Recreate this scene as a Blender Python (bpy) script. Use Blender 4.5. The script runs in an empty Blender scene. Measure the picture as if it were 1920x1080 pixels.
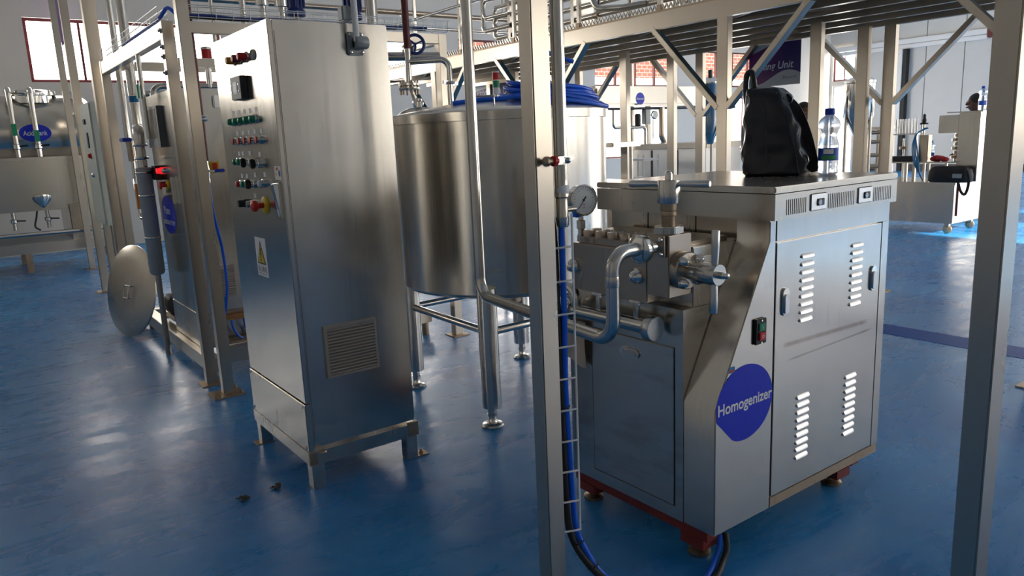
import bpy, bmesh, math, random
from mathutils import Vector, Matrix
R_ = math.radians
random.seed(7)
sc = bpy.context.scene
col = sc.collection

# ---------------------------------------------------------------- camera
cam_d = bpy.data.cameras.new('camera')
cam = bpy.data.objects.new('camera', cam_d)
col.objects.link(cam)
cam_d.sensor_width = 36.0
cam_d.lens = 1400.957 * 36.0 / 1920.0
cam_d.clip_end = 300


def cam_axes(yaw, pitch, roll):
    cy, sy, cp, sp = math.cos(yaw), math.sin(yaw), math.cos(pitch), math.sin(pitch)
    f = Vector((cy * cp, sy * cp, -sp))
    r = Vector((sy, -cy, 0))
    u = r.cross(f)
    c, s = math.cos(roll), math.sin(roll)
    return c * r + s * u, -s * r + c * u, f


r, u, f = cam_axes(R_(53.95), R_(11.251), R_(-2.544))
cam.matrix_world = Matrix(((r.x, u.x, -f.x, 0), (r.y, u.y, -f.y, 0), (r.z, u.z, -f.z, 1.6), (0, 0, 0, 1)))
sc.camera = cam

# ---------------------------------------------------------------- sky, sun, exposure
world = bpy.data.worlds.new('sky')
sc.world = world
world.use_nodes = True
bg = world.node_tree.nodes['Background']
bg.inputs[0].default_value = (1.0, 0.95, 0.87, 1)
bg.inputs[1].default_value = 2.6
sun_d = bpy.data.lights.new('sun_offscreen', 'SUN')
sun_d.energy = 7.0
sun_d.angle = R_(0.6)
sun_d.color = (1.0, 0.88, 0.70)
sun = bpy.data.objects.new('sun_offscreen', sun_d)
col.objects.link(sun)
sun_dir = Vector((0.12, 0.86, -0.46)).normalized()      # travels into the hall from behind the camera
sun.rotation_euler = sun_dir.to_track_quat('-Z', 'Y').to_euler()
sun.location = (4, -12, 9)
sc.view_settings.view_transform = 'Standard'
sc.view_settings.look = 'None'
sc.view_settings.gamma = 1.0
sc.view_settings.use_curve_mapping = False
sc.view_settings.exposure = 1.45
try:
    sc.cycles.max_bounces = 10
    sc.cycles.diffuse_bounces = 5
    sc.cycles.glossy_bounces = 5
    sc.cycles.transmission_bounces = 8
    sc.cycles.caustics_reflective = True
    sc.cycles.sample_clamp_indirect = 8.0
except Exception:
    pass

# ---------------------------------------------------------------- materials
MATS = {}


def nt(name):
    m = bpy.data.materials.new(name)
    m.use_nodes = True
    n = m.node_tree.nodes
    return m, n, m.node_tree.links, n['Principled BSDF']


def flat(name, c, rough=0.5, metal=0.0, var=0.06, scale=9.0, bump=0.0, trans=0.0, ior=1.45, spec=None):
    """plain surface with a little procedural variation in colour and gloss"""
    m, n, l, b = nt(name)
    tc = n.new('ShaderNodeTexCoord')
    no = n.new('ShaderNodeTexNoise')
    no.inputs['Scale'].default_value = scale
    no.inputs['Detail'].default_value = 5
    l.new(tc.outputs['Object'], no.inputs['Vector'])
    mx = n.new('ShaderNodeMix')
    mx.data_type = 'RGBA'
    l.new(no.outputs['Fac'], mx.inputs[0])
    mx.inputs[6].default_value = (*[max(0, x * (1 - var * 2)) for x in c], 1)
    mx.inputs[7].default_value = (*[min(1, x * (1 + var * 2)) for x in c], 1)
    l.new(mx.outputs[2], b.inputs['Base Color'])
    b.inputs['Roughness'].default_value = rough
    b.inputs['Metallic'].default_value = metal
    b.inputs['IOR'].default_value = ior
    if trans:
        b.inputs['Transmission Weight'].default_value = trans
    if spec is not None:
        b.inputs['Specular IOR Level'].default_value = spec
    if bump:
        bp = n.new('ShaderNodeBump')
        bp.inputs['Strength'].default_value = bump
        bp.inputs['Distance'].default_value = 0.01
        l.new(no.outputs['Fac'], bp.inputs['Height'])
        l.new(bp.outputs[0], b.inputs['Normal'])
    MATS[name] = m
    return m


def steel(name, c=(0.63, 0.595, 0.54), rough=0.24, grain=(1, 1, 0.02), gscale=70.0, stain=0.2, stain_c=(0.36, 0.31, 0.25), rvar=0.05, bump=0.0, smap=(1, 1, 1), sscale=3.2, srot=(0, 0, 0)):
    """brushed stainless: stretched grain, cloudy gloss, faint drips and stains"""
    m, n, l, b = nt(name)
    tc = n.new('ShaderNodeTexCoord')
    mp = n.new('ShaderNodeMapping')
    mp.inputs['Scale'].default_value = grain
    l.new(tc.outputs['Object'], mp.inputs[0])
    g = n.new('ShaderNodeTexNoise')
    g.inputs['Scale'].default_value = gscale
    g.inputs['Detail'].default_value = 3
    l.new(mp.outputs[0], g.inputs['Vector'])
    cl = n.new('ShaderNodeTexNoise')
    cl.inputs['Scale'].default_value = sscale
    cl.inputs['Detail'].default_value = 7
    cl.inputs['Roughness'].default_value = 0.62
    m2 = n.new('ShaderNodeMapping')
    m2.inputs['Scale'].default_value = smap
    m2.inputs['Rotation'].default_value = srot
    l.new(tc.outputs['Object'], m2.inputs[0])
    l.new(m2.outputs[0], cl.inputs['Vector'])
    rp = n.new('ShaderNodeValToRGB')
    rp.color_ramp.elements[0].position = 0.52
    rp.color_ramp.elements[1].position = 0.78
    l.new(cl.outputs['Fac'], rp.inputs[0])
    ml = n.new('ShaderNodeMath')
    ml.operation = 'MULTIPLY'
    ml.inputs[1].default_value = stain
    l.new(rp.outputs[0], ml.inputs[0])
    mx = n.new('ShaderNodeMix')
    mx.data_type = 'RGBA'
    l.new(ml.outputs[0], mx.inputs[0])
    mx.inputs[6].default_value = (*c, 1)
    mx.inputs[7].default_value = (*stain_c, 1)
    l.new(mx.outputs[2], b.inputs['Base Color'])
    b.inputs['Metallic'].default_value = 1.0
    a = n.new('ShaderNodeMath')
    a.operation = 'ADD'
    l.new(g.outputs['Fac'], a.inputs[0])
    l.new(cl.outputs['Fac'], a.inputs[1])
    mr = n.new('ShaderNodeMapRange')
    mr.inputs[1].default_value = 0.6
    mr.inputs[2].default_value = 1.4
    mr.inputs[3].default_value = max(0.03, rough - rvar)
    mr.inputs[4].default_value = rough + rvar
    l.new(a.outputs[0], mr.inputs[0])
    l.new(mr.outputs[0], b.inputs['Roughness'])
    if bump:
        bp = n.new('ShaderNodeBump')
        bp.inputs['Strength'].default_value = bump
        bp.inputs['Distance'].default_value = 0.002
        l.new(cl.outputs['Fac'], bp.inputs['Height'])
        l.new(bp.outputs[0], b.inputs['Normal'])
    MATS[name] = m
    return m


def emit(name, c, s):
    m, n, l, b = nt(name)
    b.inputs['Base Color'].default_value = (*c, 1)
    b.inputs['Emission Color'].default_value = (*c, 1)
    b.inputs['Emission Strength'].default_value = s
    MATS[name] = m
    return m


steel('steel')
steel('steel_panel', rough=0.21, stain=0.25)
steel('steel_smear', rough=0.25, stain=0.62, stain_c=(0.27, 0.25, 0.23), smap=(1, 0.5, 3.0), srot=(R_(24), 0, 0), sscale=4.5, rvar=0.02)
def smeared_door():
    """door steel with the long brown wipe mark across it"""
    m = steel('steel_door', rough=0.21, stain=0.25)
    n, l = m.node_tree.nodes, m.node_tree.links
    b = n['Principled BSDF']
    src = b.inputs['Base Color'].links[0].from_socket
    tc = n.new('ShaderNodeTexCoord')
    sp = n.new('ShaderNodeSeparateXYZ')
    l.new(tc.outputs['Object'], sp.inputs[0])
    no = n.new('ShaderNodeTexNoise')
    no.inputs['Scale'].default_value = 6
    no.inputs['Detail'].default_value = 6
    l.new(tc.outputs['Object'], no.inputs['Vector'])

    def band(zc, half, x0, x1, tilt):
        a = n.new('ShaderNodeMath'); a.operation = 'MULTIPLY_ADD'; a.inputs[1].default_value = tilt; a.inputs[2].default_value = -zc
        l.new(sp.outputs[0], a.inputs[0])
        c = n.new('ShaderNodeMath'); c.operation = 'ADD'
        l.new(sp.outputs[2], c.inputs[0]); l.new(a.outputs[0], c.inputs[1])
        d = n.new('ShaderNodeMath'); d.operation = 'ABSOLUTE'; l.new(c.outputs[0], d.inputs[0])
        w = n.new('ShaderNodeMapRange'); w.inputs[1].default_value = half; w.inputs[2].default_value = half * .4; w.inputs[3].default_value = 0; w.inputs[4].default_value = 1
        l.new(d.outputs[0], w.inputs[0])
        e = n.new('ShaderNodeMapRange'); e.inputs[1].default_value = x0; e.inputs[2].default_value = x0 + .05; l.new(sp.outputs[0], e.inputs[0])
        f_ = n.new('ShaderNodeMapRange'); f_.inputs[1].default_value = x1; f_.inputs[2].default_value = x1 - .05; l.new(sp.outputs[0], f_.inputs[0])
        g_ = n.new('ShaderNodeMath'); g_.operation = 'MULTIPLY'; l.new(e.outputs[0], g_.inputs[0]); l.new(f_.outputs[0], g_.inputs[1])
        h = n.new('ShaderNodeMath'); h.operation = 'MULTIPLY'; l.new(g_.outputs[0], h.inputs[0]); l.new(w.outputs[0], h.inputs[1])
        k = n.new('ShaderNodeMath'); k.operation = 'MULTIPLY'; l.new(h.outputs[0], k.inputs[0]); l.new(no.outputs['Fac'], k.inputs[1])
        return k.outputs[0]
    s1 = band(.095, .012, -.33, .30, .02)
    s2 = band(.042, .005, -.30, .34, -.02)
    mxm = n.new('ShaderNodeMath'); mxm.operation = 'MAXIMUM'
    l.new(s1, mxm.inputs[0]); l.new(s2, mxm.inputs[1])
    mx = n.new('ShaderNodeMix'); mx.data_type = 'RGBA'
    l.new(mxm.outputs[0], mx.inputs[0]); l.new(src, mx.inputs[6])
    mx.inputs[7].default_value = (0.20, 0.14, 0.08, 1)
    l.new(mx.outputs[2], b.inputs['Base Color'])


smeared_door()
steel('steel_h', c=(0.60, 0.56, 0.495), rough=0.25, stain=0.2)
steel('steel_post', c=(0.53, 0.48, 0.41), rough=0.28, stain=0.12, stain_c=(0.42, 0.36, 0.28), rvar=0.008, gscale=30)
steel('steel_tank', c=(0.60, 0.57, 0.515), rough=0.22, stain=0.18)
steel('steel_pump', c=(0.46, 0.39, 0.32), rough=0.30, stain=0.4, stain_c=(0.30, 0.22, 0.16))
steel('steel_lid', c=(0.52, 0.48, 0.42), rough=0.30, grain=(1, 1, 1), stain=0.35)
steel('steel_rust', c=(0.45, 0.35, 0.25), rough=0.5, stain=0.8, stain_c=(0.22, 0.11, 0.05))
steel('pipe', c=(0.66, 0.635, 0.59), rough=0.20, grain=(1, 1, 0.05), stain=0.25)
steel('chrome', c=(0.76, 0.74, 0.70), rough=0.10, grain=(1, 1, 1), stain=0.1, rvar=0.04)
steel('aluminium', c=(0.70, 0.70, 0.69), rough=0.34, grain=(1, 1, 1), stain=0.1)
flat('pennant_cloth', (0.25, 0.16, 0.33), 0.7)
flat('jacket', (0.40, 0.42, 0.43), 0.45, 0.2)
flat('grey_cast', (0.34, 0.36, 0.36), 0.45, 0.25)
flat('wall_paint', (0.66, 0.63, 0.58), 0.75, var=0.03, scale=1.3)
flat('ceiling_paint', (0.60, 0.58, 0.55), 0.85, var=0.03, scale=1.0)
flat('wall_panel', (0.62, 0.61, 0.58), 0.42, var=0.02, scale=2.0)
flat('white_paint', (0.80, 0.79, 0.77), 0.4, var=0.02)
flat('cream_paint', (0.62, 0.64, 0.55), 0.5, var=0.03)
flat('maroon', (0.13, 0.018, 0.022), 0.4)
flat('red_paint', (0.20, 0.028, 0.02), 0.45, var=0.2, scale=14)
flat('red', (0.62, 0.02, 0.02), 0.35)
flat('dark_red', (0.30, 0.015, 0.02), 0.35)
flat('orange', (0.75, 0.23, 0.02), 0.35)
flat('yellow', (0.75, 0.50, 0.02), 0.45)
flat('green', (0.01, 0.25, 0.12), 0.3)
flat('green_tag', (0.02, 0.36, 0.16), 0.5)
flat('blue_sign', (0.012, 0.030, 0.58), 0.45, var=0.05)
flat('blue_hose', (0.008, 0.13, 0.80), 0.35, var=0.06)
flat('blue_cap', (0.01, 0.05, 0.45), 0.35)
flat('blue_motor', (0.015, 0.035, 0.20), 0.4)
flat('black', (0.012, 0.012, 0.013), 0.45)
flat('black_rubber', (0.02, 0.02, 0.021), 0.6)
flat('leather', (0.014, 0.016, 0.024), 0.22, var=0.3, scale=7, bump=0.6)
flat('bag_cloth', (0.016, 0.014, 0.016), 0.7, var=0.3, scale=30, bump=0.4)
flat('white_print', (0.86, 0.86, 0.86), 0.5, var=0.01)
flat('grey_print', (0.16, 0.17, 0.25), 0.6, var=0.01)
flat('dial', (0.74, 0.78, 0.78), 0.4, var=0.01)
flat('beige_vent', (0.44, 0.39, 0.33), 0.55, var=0.03)
flat('beige_plate', (0.56, 0.50, 0.42), 0.5, var=0.04)
flat('screen_grey', (0.10, 0.11, 0.12), 0.15)
flat('screen_beige', (0.52, 0.46, 0.38), 0.2)
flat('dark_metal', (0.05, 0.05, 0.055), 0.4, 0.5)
flat('cardboard', (0.60, 0.49, 0.40), 0.7, var=0.12, scale=6)
flat('cork', (0.40, 0.19, 0.06), 0.7, var=0.2)
flat('label_blue', (0.02, 0.10, 0.55), 0.4, var=0.1)
flat('label_green', (0.06, 0.33, 0.12), 0.4, var=0.15)
flat('red_cloth', (0.42, 0.02, 0.025), 0.7, var=0.25, scale=25, bump=0.3)
flat('blue_tube', (0.02, 0.20, 0.42), 0.35)
flat('skin', (0.10, 0.040, 0.024), 0.5, var=0.08)
flat('shirt', (0.05, 0.055, 0.08), 0.8, var=0.2)
flat('trousers', (0.03, 0.03, 0.04), 0.8, var=0.2)
flat('hair', (0.010, 0.008, 0.008), 0.7, var=0.3, scale=60, bump=0.5)
flat('dry_leaf', (0.05, 0.035, 0.02), 0.8, var=0.4, scale=60)
flat('brick', (0.36, 0.13, 0.10), 0.85, var=0.25, scale=5)
flat('mortar', (0.50, 0.46, 0.42), 0.9)
flat('wood_board', (0.50, 0.40, 0.28), 0.6, var=0.1)
emit('lamp_red', (1.0, 0.02, 0.03), 0.3)
emit('window_light', (1.0, 0.95, 0.87), 5.0)

# clear plastic of the water bottles
m, n, l, b = nt('bottle_plastic')
b.inputs['Base Color'].default_value = (0.74, 0.85, 1.0, 1)
b.inputs['Roughness'].default_value = 0.12
b.inputs['IOR'].default_value = 1.30
b.inputs['Transmission Weight'].default_value = 0.8
b.inputs['Alpha'].default_value = 0.85
MATS['bottle_plastic'] = m
m, n, l, b = nt('glass')
b.inputs['Base Color'].default_value = (0.95, 0.97, 0.97, 1)
b.inputs['Roughness'].default_value = 0.02
b.inputs['Transmission Weight'].default_value = 1.0
b.inputs['Alpha'].default_value = 0.35
MATS['glass'] = m


def floor_material():
    m, n, l, b = nt('floor_epoxy')
    tc = n.new('ShaderNodeTexCoord')
    big = n.new('ShaderNodeTexNoise')
    big.inputs['Scale'].default_value = 0.9
    big.inputs['Detail'].default_value = 8
    big.inputs['Roughness'].default_value = 0.6
    l.new(tc.outputs['Object'], big.inputs['Vector'])
    mp = n.new('ShaderNodeMapping')
    mp.inputs['Rotation'].default_value = (0, 0, R_(35))
    mp.inputs['Scale'].default_value = (0.8, 2.2, 1)
    l.new(tc.outputs['Object'], mp.inputs[0])
    sw = n.new('ShaderNodeTexNoise')
    sw.inputs['Scale'].default_value = 2.4
    sw.inputs['Detail'].default_value = 9
    sw.inputs['Roughness'].default_value = 0.68
    sw.inputs['Distortion'].default_value = 0.7
    l.new(mp.outputs[0], sw.inputs['Vector'])
    r1 = n.new('ShaderNodeValToRGB')
    e = r1.color_ramp.elements
    e[0].position, e[0].color = 0.32, (0.011, 0.148, 0.44, 1)
    e[1].position, e[1].color = 0.68, (0.030, 0.275, 0.62, 1)
    l.new(big.outputs['Fac'], r1.inputs[0])
    r2 = n.new('ShaderNodeValToRGB')
    e = r2.color_ramp.elements
    e[0].position, e[0].color = 0.55, (0, 0, 0, 1)
    e[1].position, e[1].color = 0.80, (1, 1, 1, 1)
    l.new(sw.outputs['Fac'], r2.inputs[0])
    mk = n.new('ShaderNodeMath')
    mk.operation = 'MULTIPLY'
    mk.inputs[1].default_value = 0.5
    l.new(r2.outputs[0], mk.inputs[0])
    mx = n.new('ShaderNodeMix')
    mx.data_type = 'RGBA'
    l.new(mk.outputs[0], mx.inputs[0])
    l.new(r1.outputs[0], mx.inputs[6])
    mx.inputs[7].default_value = (0.14, 0.34, 0.52, 1)
    # grime specks
    sp = n.new('ShaderNodeTexNoise')
    sp.inputs['Scale'].default_value = 5.5
    sp.inputs['Detail'].default_value = 10
    sp.inputs['Roughness'].default_value = 0.75
    l.new(tc.outputs['Object'], sp.inputs['Vector'])
    r3 = n.new('ShaderNodeValToRGB')
    r3.color_ramp.elements[0].position = 0.60
    r3.color_ramp.elements[1].position = 0.82
    l.new(sp.outputs['Fac'], r3.inputs[0])
    mk3 = n.new('ShaderNodeMath')
    mk3.operation = 'MULTIPLY'
    mk3.inputs[1].default_value = 0.4
    l.new(r3.outputs[0], mk3.inputs[0])
    mx2 = n.new('ShaderNodeMix')
    mx2.data_type = 'RGBA'
    l.new(mk3.outputs[0], mx2.inputs[0])
    l.new(mx.outputs[2], mx2.inputs[6])
    mx2.inputs[7].default_value = (0.012, 0.05, 0.12, 1)
    l.new(mx2.outputs[2], b.inputs['Base Color'])
    mr = n.new('ShaderNodeMapRange')
    mr.inputs[1].default_value = 0.3
    mr.inputs[2].default_value = 0.75
    mr.inputs[3].default_value = 0.19
    mr.inputs[4].default_value = 0.42
    l.new(sw.outputs['Fac'], mr.inputs[0])
    l.new(mr.outputs[0], b.inputs['Roughness'])
    b.inputs['Specular IOR Level'].default_value = 0.5
    bp = n.new('ShaderNodeBump')
    bp.inputs['Strength'].default_value = 0.22
    bp.inputs['Distance'].default_value = 0.012
    l.new(sw.outputs['Fac'], bp.inputs['Height'])
    l.new(bp.outputs[0], b.inputs['Normal'])
    MATS['floor_epoxy'] = m


floor_material()


def banner_material():
    """printed vinyl: purple to magenta with white waves, laid out in object space (x along, z up; -1..1)"""
    m, n, l, b = nt('banner_print')
    tc = n.new('ShaderNodeTexCoord')
    sx = n.new('ShaderNodeSeparateXYZ')
    l.new(tc.outputs['Generated'], sx.inputs[0])

    def math(op, a, c=None):
        k = n.new('ShaderNodeMath')
        k.operation = op
        for i, v in enumerate((a, c)):
            if v is None:
                continue
            if isinstance(v, (int, float)):
                k.inputs[i].default_value = v
            else:
                l.new(v, k.inputs[i])
        return k.outputs[0]
    t = math('SUBTRACT', 1.0, sx.outputs[1])      # 0 at the far end (reads first), 1 at the other
    z = sx.outputs[2]
    rp = n.new('ShaderNodeValToRGB')
    e = rp.color_ramp.elements
    e[0].position, e[0].color = 0.05, (0.22, 0.02, 0.16, 1)
    e[1].position, e[1].color = 0.75, (0.035, 0.012, 0.14, 1)
    l.new(t, rp.inputs[0])
    low = math('LESS_THAN', z, math('ADD', 0.20, math('MULTIPLY', math('SINE', math('MULTIPLY', math('SUBTRACT', t, 0.45), 5.0)), 0.15)))
    hi = math('GREATER_THAN', z, math('ADD', 0.90, math('MULTIPLY', math('SUBTRACT', t, 0.30), 0.45)))
    w = math('MAXIMUM', low, hi)
    mx = n.new('ShaderNodeMix')
    mx.data_type = 'RGBA'
    l.new(w, mx.inputs[0])
    l.new(rp.outputs[0], mx.inputs[6])
    mx.inputs[7].default_value = (0.62, 0.60, 0.57, 1)
    l.new(mx.outputs[2], b.inputs['Base Color'])
    b.inputs['Roughness'].default_value = 0.45
    MATS['banner_print'] = m


banner_material()

# ---------------------------------------------------------------- mesh helpers
W = {}     # world position of each object's origin


class MB:
    def __init__(s):
        s.v, s.f = [], []

    def add(s, vs, fs):
        k = len(s.v)
        s.v += [tuple(x) for x in vs]
        s.f += [tuple(i + k for i in q) for q in fs]
        return s

    def box(s, x0, x1, y0, y1, z0, z1):
        return s.add([(x0, y0, z0), (x1, y0, z0), (x1, y1, z0), (x0, y1, z0), (x0, y0, z1), (x1, y0, z1), (x1, y1, z1), (x0, y1, z1)],
                     [(0, 3, 2, 1), (4, 5, 6, 7), (0, 1, 5, 4), (1, 2, 6, 5), (2, 3, 7, 6), (3, 0, 4, 7)])

    def bar(s, p0, p1, w, h, up=(0, 0, 1)):
        p0, p1 = Vector(p0), Vector(p1)
        d = (p1 - p0).normalized()
        a = d.cross(Vector(up))
        if a.length < 1e-4:
            a = d.cross(Vector((1, 0, 0)))
        a.normalize()
        b = a.cross(d)
        vs = [p + a * (w / 2 * i) + b * (h / 2 * j) for p in (p0, p1) for i, j in ((-1, -1), (1, -1), (1, 1), (-1, 1))]
        return s.add(vs, [(0, 1, 2, 3), (7, 6, 5, 4), (0, 4, 5, 1), (1, 5, 6, 2), (2, 6, 7, 3), (3, 7, 4, 0)])

    def ring(s, c, a, b, r, n):
        return [c + a * (r * math.cos(2 * math.pi * i / n)) + b * (r * math.sin(2 * math.pi * i / n)) for i in range(n)]

    def lathe(s, c, axis, prof, n=24):
        c, d = Vector(c), Vector(axis).normalized()
        a = d.orthogonal().normalized()
        b = d.cross(a)
        vs, fs = [], []
        for r, h in prof:
            vs += s.ring(c + d * h, a, b, max(r, 1e-4), n)
        for k in range(len(prof) - 1):
            for i in range(n):
                j = (i + 1) % n
                fs.append((k * n + i, k * n + j, (k + 1) * n + j, (k + 1) * n + i))
        fs.append(tuple(reversed(range(n))))
        fs.append(tuple(range((len(prof) - 1) * n, len(prof) * n)))
        return s.add(vs, fs)

    def cyl(s, p0, p1, r, r2=None, n=20):
        p0, p1 = Vector(p0), Vector(p1)
        return s.lathe(p0, p1 - p0, [(r, 0), (r if r2 is None else r2, (p1 - p0).length)], n)

    def tube(s, pts, r, n=12):
        pts = [Vector(p) for p in pts]
        d = (pts[1] - pts[0]).normalized()
        a = d.orthogonal().normalized()
        vs, fs = [], []
        for i, p in enumerate(pts):
            if i == 0:
                t = pts[1] - pts[0]
            elif i == len(pts) - 1:
                t = pts[-1] - pts[-2]
            else:
                t = (pts[i + 1] - p).normalized() + (p - pts[i - 1]).normalized()
            t.normalize()
            a = (a - t * a.dot(t))
            if a.length < 1e-5:
                a = t.orthogonal()
            a.normalize()
            vs += s.ring(p, a, t.cross(a), r, n)
        m = len(pts)
        for k in range(m - 1):
            for i in range(n):
                j = (i + 1) % n
                fs.append((k * n + i, k * n + j, (k + 1) * n + j, (k + 1) * n + i))
        fs.append(tuple(reversed(range(n))))
        fs.append(tuple(range((m - 1) * n, m * n)))
        return s.add(vs, fs)

    def prism(s, pts, ext):
        pts = [Vector(p) for p in pts]
        e = Vector(ext)
        k = len(pts)
        fs = [tuple(reversed(range(k))), tuple(range(k, 2 * k))]
        for i in range(k):
            j = (i + 1) % k
            fs.append((i, j, k + j, k + i))
        return s.add(pts + [p + e for p in pts], fs)

    def sphere(s, c, r, n=16, m=10, sc_=(1, 1, 1)):
        c = Vector(c)
        vs, fs = [], []
        for i in range(1, m):
            t = math.pi * i / m
            for j in range(n):
                p = 2 * math.pi * j / n
                vs.append(c + Vector((r * sc_[0] * math.sin(t) * math.cos(p), r * sc_[1] * math.sin(t) * math.sin(p), r * sc_[2] * math.cos(t))))
        vs += [c + Vector((0, 0, r * sc_[2])), c - Vector((0, 0, r * sc_[2]))]
        for i in range(m - 2):
            for j in range(n):
                k = (j + 1) % n
                fs.append((i * n + j, (i + 1) * n + j, (i + 1) * n + k, i * n + k))
        T, B = len(vs) - 2, len(vs) - 1
        for j in range(n):
            k = (j + 1) % n
            fs += [(T, j, k), (B, (m - 2) * n + k, (m - 2) * n + j)]
        return s.add(vs, fs)

    def torus(s, c, axis, R, r, n=28, m=8):
        c, d = Vector(c), Vector(axis).normalized()
        a = d.orthogonal().normalized()
        b = d.cross(a)
        vs, fs = [], []
        for i in range(n):
            t = 2 * math.pi * i / n
            q = a * math.cos(t) + b * math.sin(t)
            for j in range(m):
                p = 2 * math.pi * j / m
                vs.append(c + q * (R + r * math.cos(p)) + d * (r * math.sin(p)))
        for i in range(n):
            for j in range(m):
                i2, j2 = (i + 1) % n, (j + 1) % m
                fs.append((i * m + j, i2 * m + j, i2 * m + j2, i * m + j2))
        return s.add(vs, fs)

    def build(s, name, mat, parent=None, bevel=0.0, label=None, angle=38):
        if not s.v:
            return None
        lo = Vector([min(q[i] for q in s.v) for i in range(3)])
        hi = Vector([max(q[i] for q in s.v) for i in range(3)])
        c = (lo + hi) / 2
        me = bpy.data.meshes.new(name)
        me.from_pydata([Vector(q) - c for q in s.v], [], s.f)
        bm = bmesh.new()
        bm.from_mesh(me)
        bmesh.ops.recalc_face_normals(bm, faces=bm.faces)
        if bevel:
            es = [e for e in bm.edges if len(e.link_faces) == 2 and e.calc_face_angle(0) > R_(35)]
            bmesh.ops.bevel(bm, geom=es, offset=bevel, segments=2, affect='EDGES', clamp_overlap=True)
        bm.to_mesh(me)
        bm.free()
        for p in me.polygons:
            p.use_smooth = True
        me.set_sharp_from_angle(angle=R_(angle))
        me.materials.append(MATS[mat])
        return link(name, me, c, parent, label)


def link(name, me, c, parent=None, label=None):
    o = bpy.data.objects.new(name, me)
    col.objects.link(o)
    o.location = c
    W[o] = Vector(c)
    if parent is not None:
        o.parent = parent
        o.matrix_parent_inverse = Matrix.Translation(-W[parent])
    if label:
        o['label'] = label
    return o


def tag(o, label, cat, group=None, kind=None):
    o['label'] = label
    o['category'] = cat
    if group:
        o['group'] = group
    if kind:
        o['kind'] = kind
    return o


def thing(name, loc, label, cat, group=None):
    o = bpy.data.objects.new(name, None)
    o.empty_display_size = 0.1
    col.objects.link(o)
    o.location = loc
    W[o] = Vector(loc)
    return tag(o, label, cat, group)


def struct(o, label=None):
    o['kind'] = 'structure'
    if label:
        o['label'] = label
    return o


def again(o, delta, parent=None, name=None):
    """a second piece that shares the mesh of o, moved by delta"""
    q = o.copy()
    col.objects.link(q)
    W[q] = W[o] + Vector(delta)
    q.location = W[q]
    p = parent if parent is not None else o.parent
    q.parent = p
    if p is not None:
        q.matrix_parent_inverse = Matrix.Translation(-W[p])
    return q


def copy_tree(root, delta, label=None):
    def rec(o, par):
        q = o.copy()
        col.objects.link(q)
        W[q] = W[o] + Vector(delta)
        if par is None:
            q.location = W[q]
        else:
            q.parent = par
            q.location = W[q]
            q.matrix_parent_inverse = Matrix.Translation(-W[par])
        for ch in list(o.children):
            rec(ch, q)
        return q
    q = rec(root, None)
    if label:
        q['label'] = label
    return q


def fillet(pts, r, n=7):
    pts = [Vector(p) for p in pts]
    out = [pts[0]]
    for i in range(1, len(pts) - 1):
        a, p, b = pts[i - 1], pts[i], pts[i + 1]
        u1, u2 = (a - p).normalized(), (b - p).normalized()
        ang = u1.angle(u2)
        t = min(r / math.tan(ang / 2), (a - p).length * 0.49, (b - p).length * 0.49)
        rr = t * math.tan(ang / 2)
        bis = (u1 + u2).normalized()
        c = p + bis * (rr / math.sin(ang / 2))
        s, e = p + u1 * t, p + u2 * t
        v1, v2 = s - c, e - c
        w = v1.angle(v2)
        for k in range(n + 1):
            x = k / n
            out.append(c + (v1 * math.sin((1 - x) * w) + v2 * math.sin(x * w)) / math.sin(w))
    return out + [pts[-1]]


def smooth_path(pts, n=8):
    """Catmull-Rom through the points"""
    P = [Vector(p) for p in pts]
    P = [P[0] * 2 - P[1]] + P + [P[-1] * 2 - P[-2]]
    out = []
    for i in range(1, len(P) - 2):
        a, b, c, d = P[i - 1:i + 3]
        for k in range(n):
            t = k / n
            out.append(0.5 * ((2 * b) + (c - a) * t + (2 * a - 5 * b + 4 * c - d) * t * t + (3 * b - a - 3 * c + d) * t ** 3))
    return out + [P[-2]]


def lettering(text, origin, right, up, height, mat, parent, width=None, bold=0.0, depth=0.0008, name='lettering', shear=0.0):
    cu = bpy.data.curves.new(name, 'FONT')
    cu.body = text
    cu.align_x, cu.align_y = 'CENTER', 'CENTER'
    cu.size = 1.0
    cu.offset = bold
    cu.extrude = 0.0
    cu.shear = shear
    t = bpy.data.objects.new(name, cu)
    col.objects.link(t)
    bpy.context.view_layer.update()
    me = bpy.data.meshes.new_from_object(t.evaluated_get(bpy.context.evaluated_depsgraph_get()))
    bpy.data.objects.remove(t)
    bpy.data.curves.remove(cu)
    if not me.vertices:
        return None
    xs = [q.co.x for q in me.vertices]
    ys = [q.co.y for q in me.vertices]
    cx, cy_ = (min(xs) + max(xs)) / 2, (min(ys) + max(ys)) / 2
    w, h = max(xs) - min(xs), max(ys) - min(ys)
    ky = height / h
    kx = width / w if width else ky
    rt, upv = Vector(right).normalized(), Vector(up).normalized()
    nrm = rt.cross(upv)
    for q in me.vertices:
        q.co = rt * ((q.co.x - cx) * kx) + upv * ((q.co.y - cy_) * ky)
    me.materials.clear()
    me.materials.append(MATS[mat])
    return link(name, me, Vector(origin) + nrm * depth, parent)


def disc(c, nrm, r, th, n=40, ry=None, upv=(0, 0, 1)):
    """flat plate (circle or ellipse) facing nrm"""
    c, d, up = Vector(c), Vector(nrm).normalized(), Vector(upv)
    a = up.cross(d).normalized()
    pts = [c + a * (r * math.cos(2 * math.pi * i / n)) + d.cross(a) * ((ry or r) * math.sin(2 * math.pi * i / n)) for i in range(n)]
    return MB().prism(pts, d * th)

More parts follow.
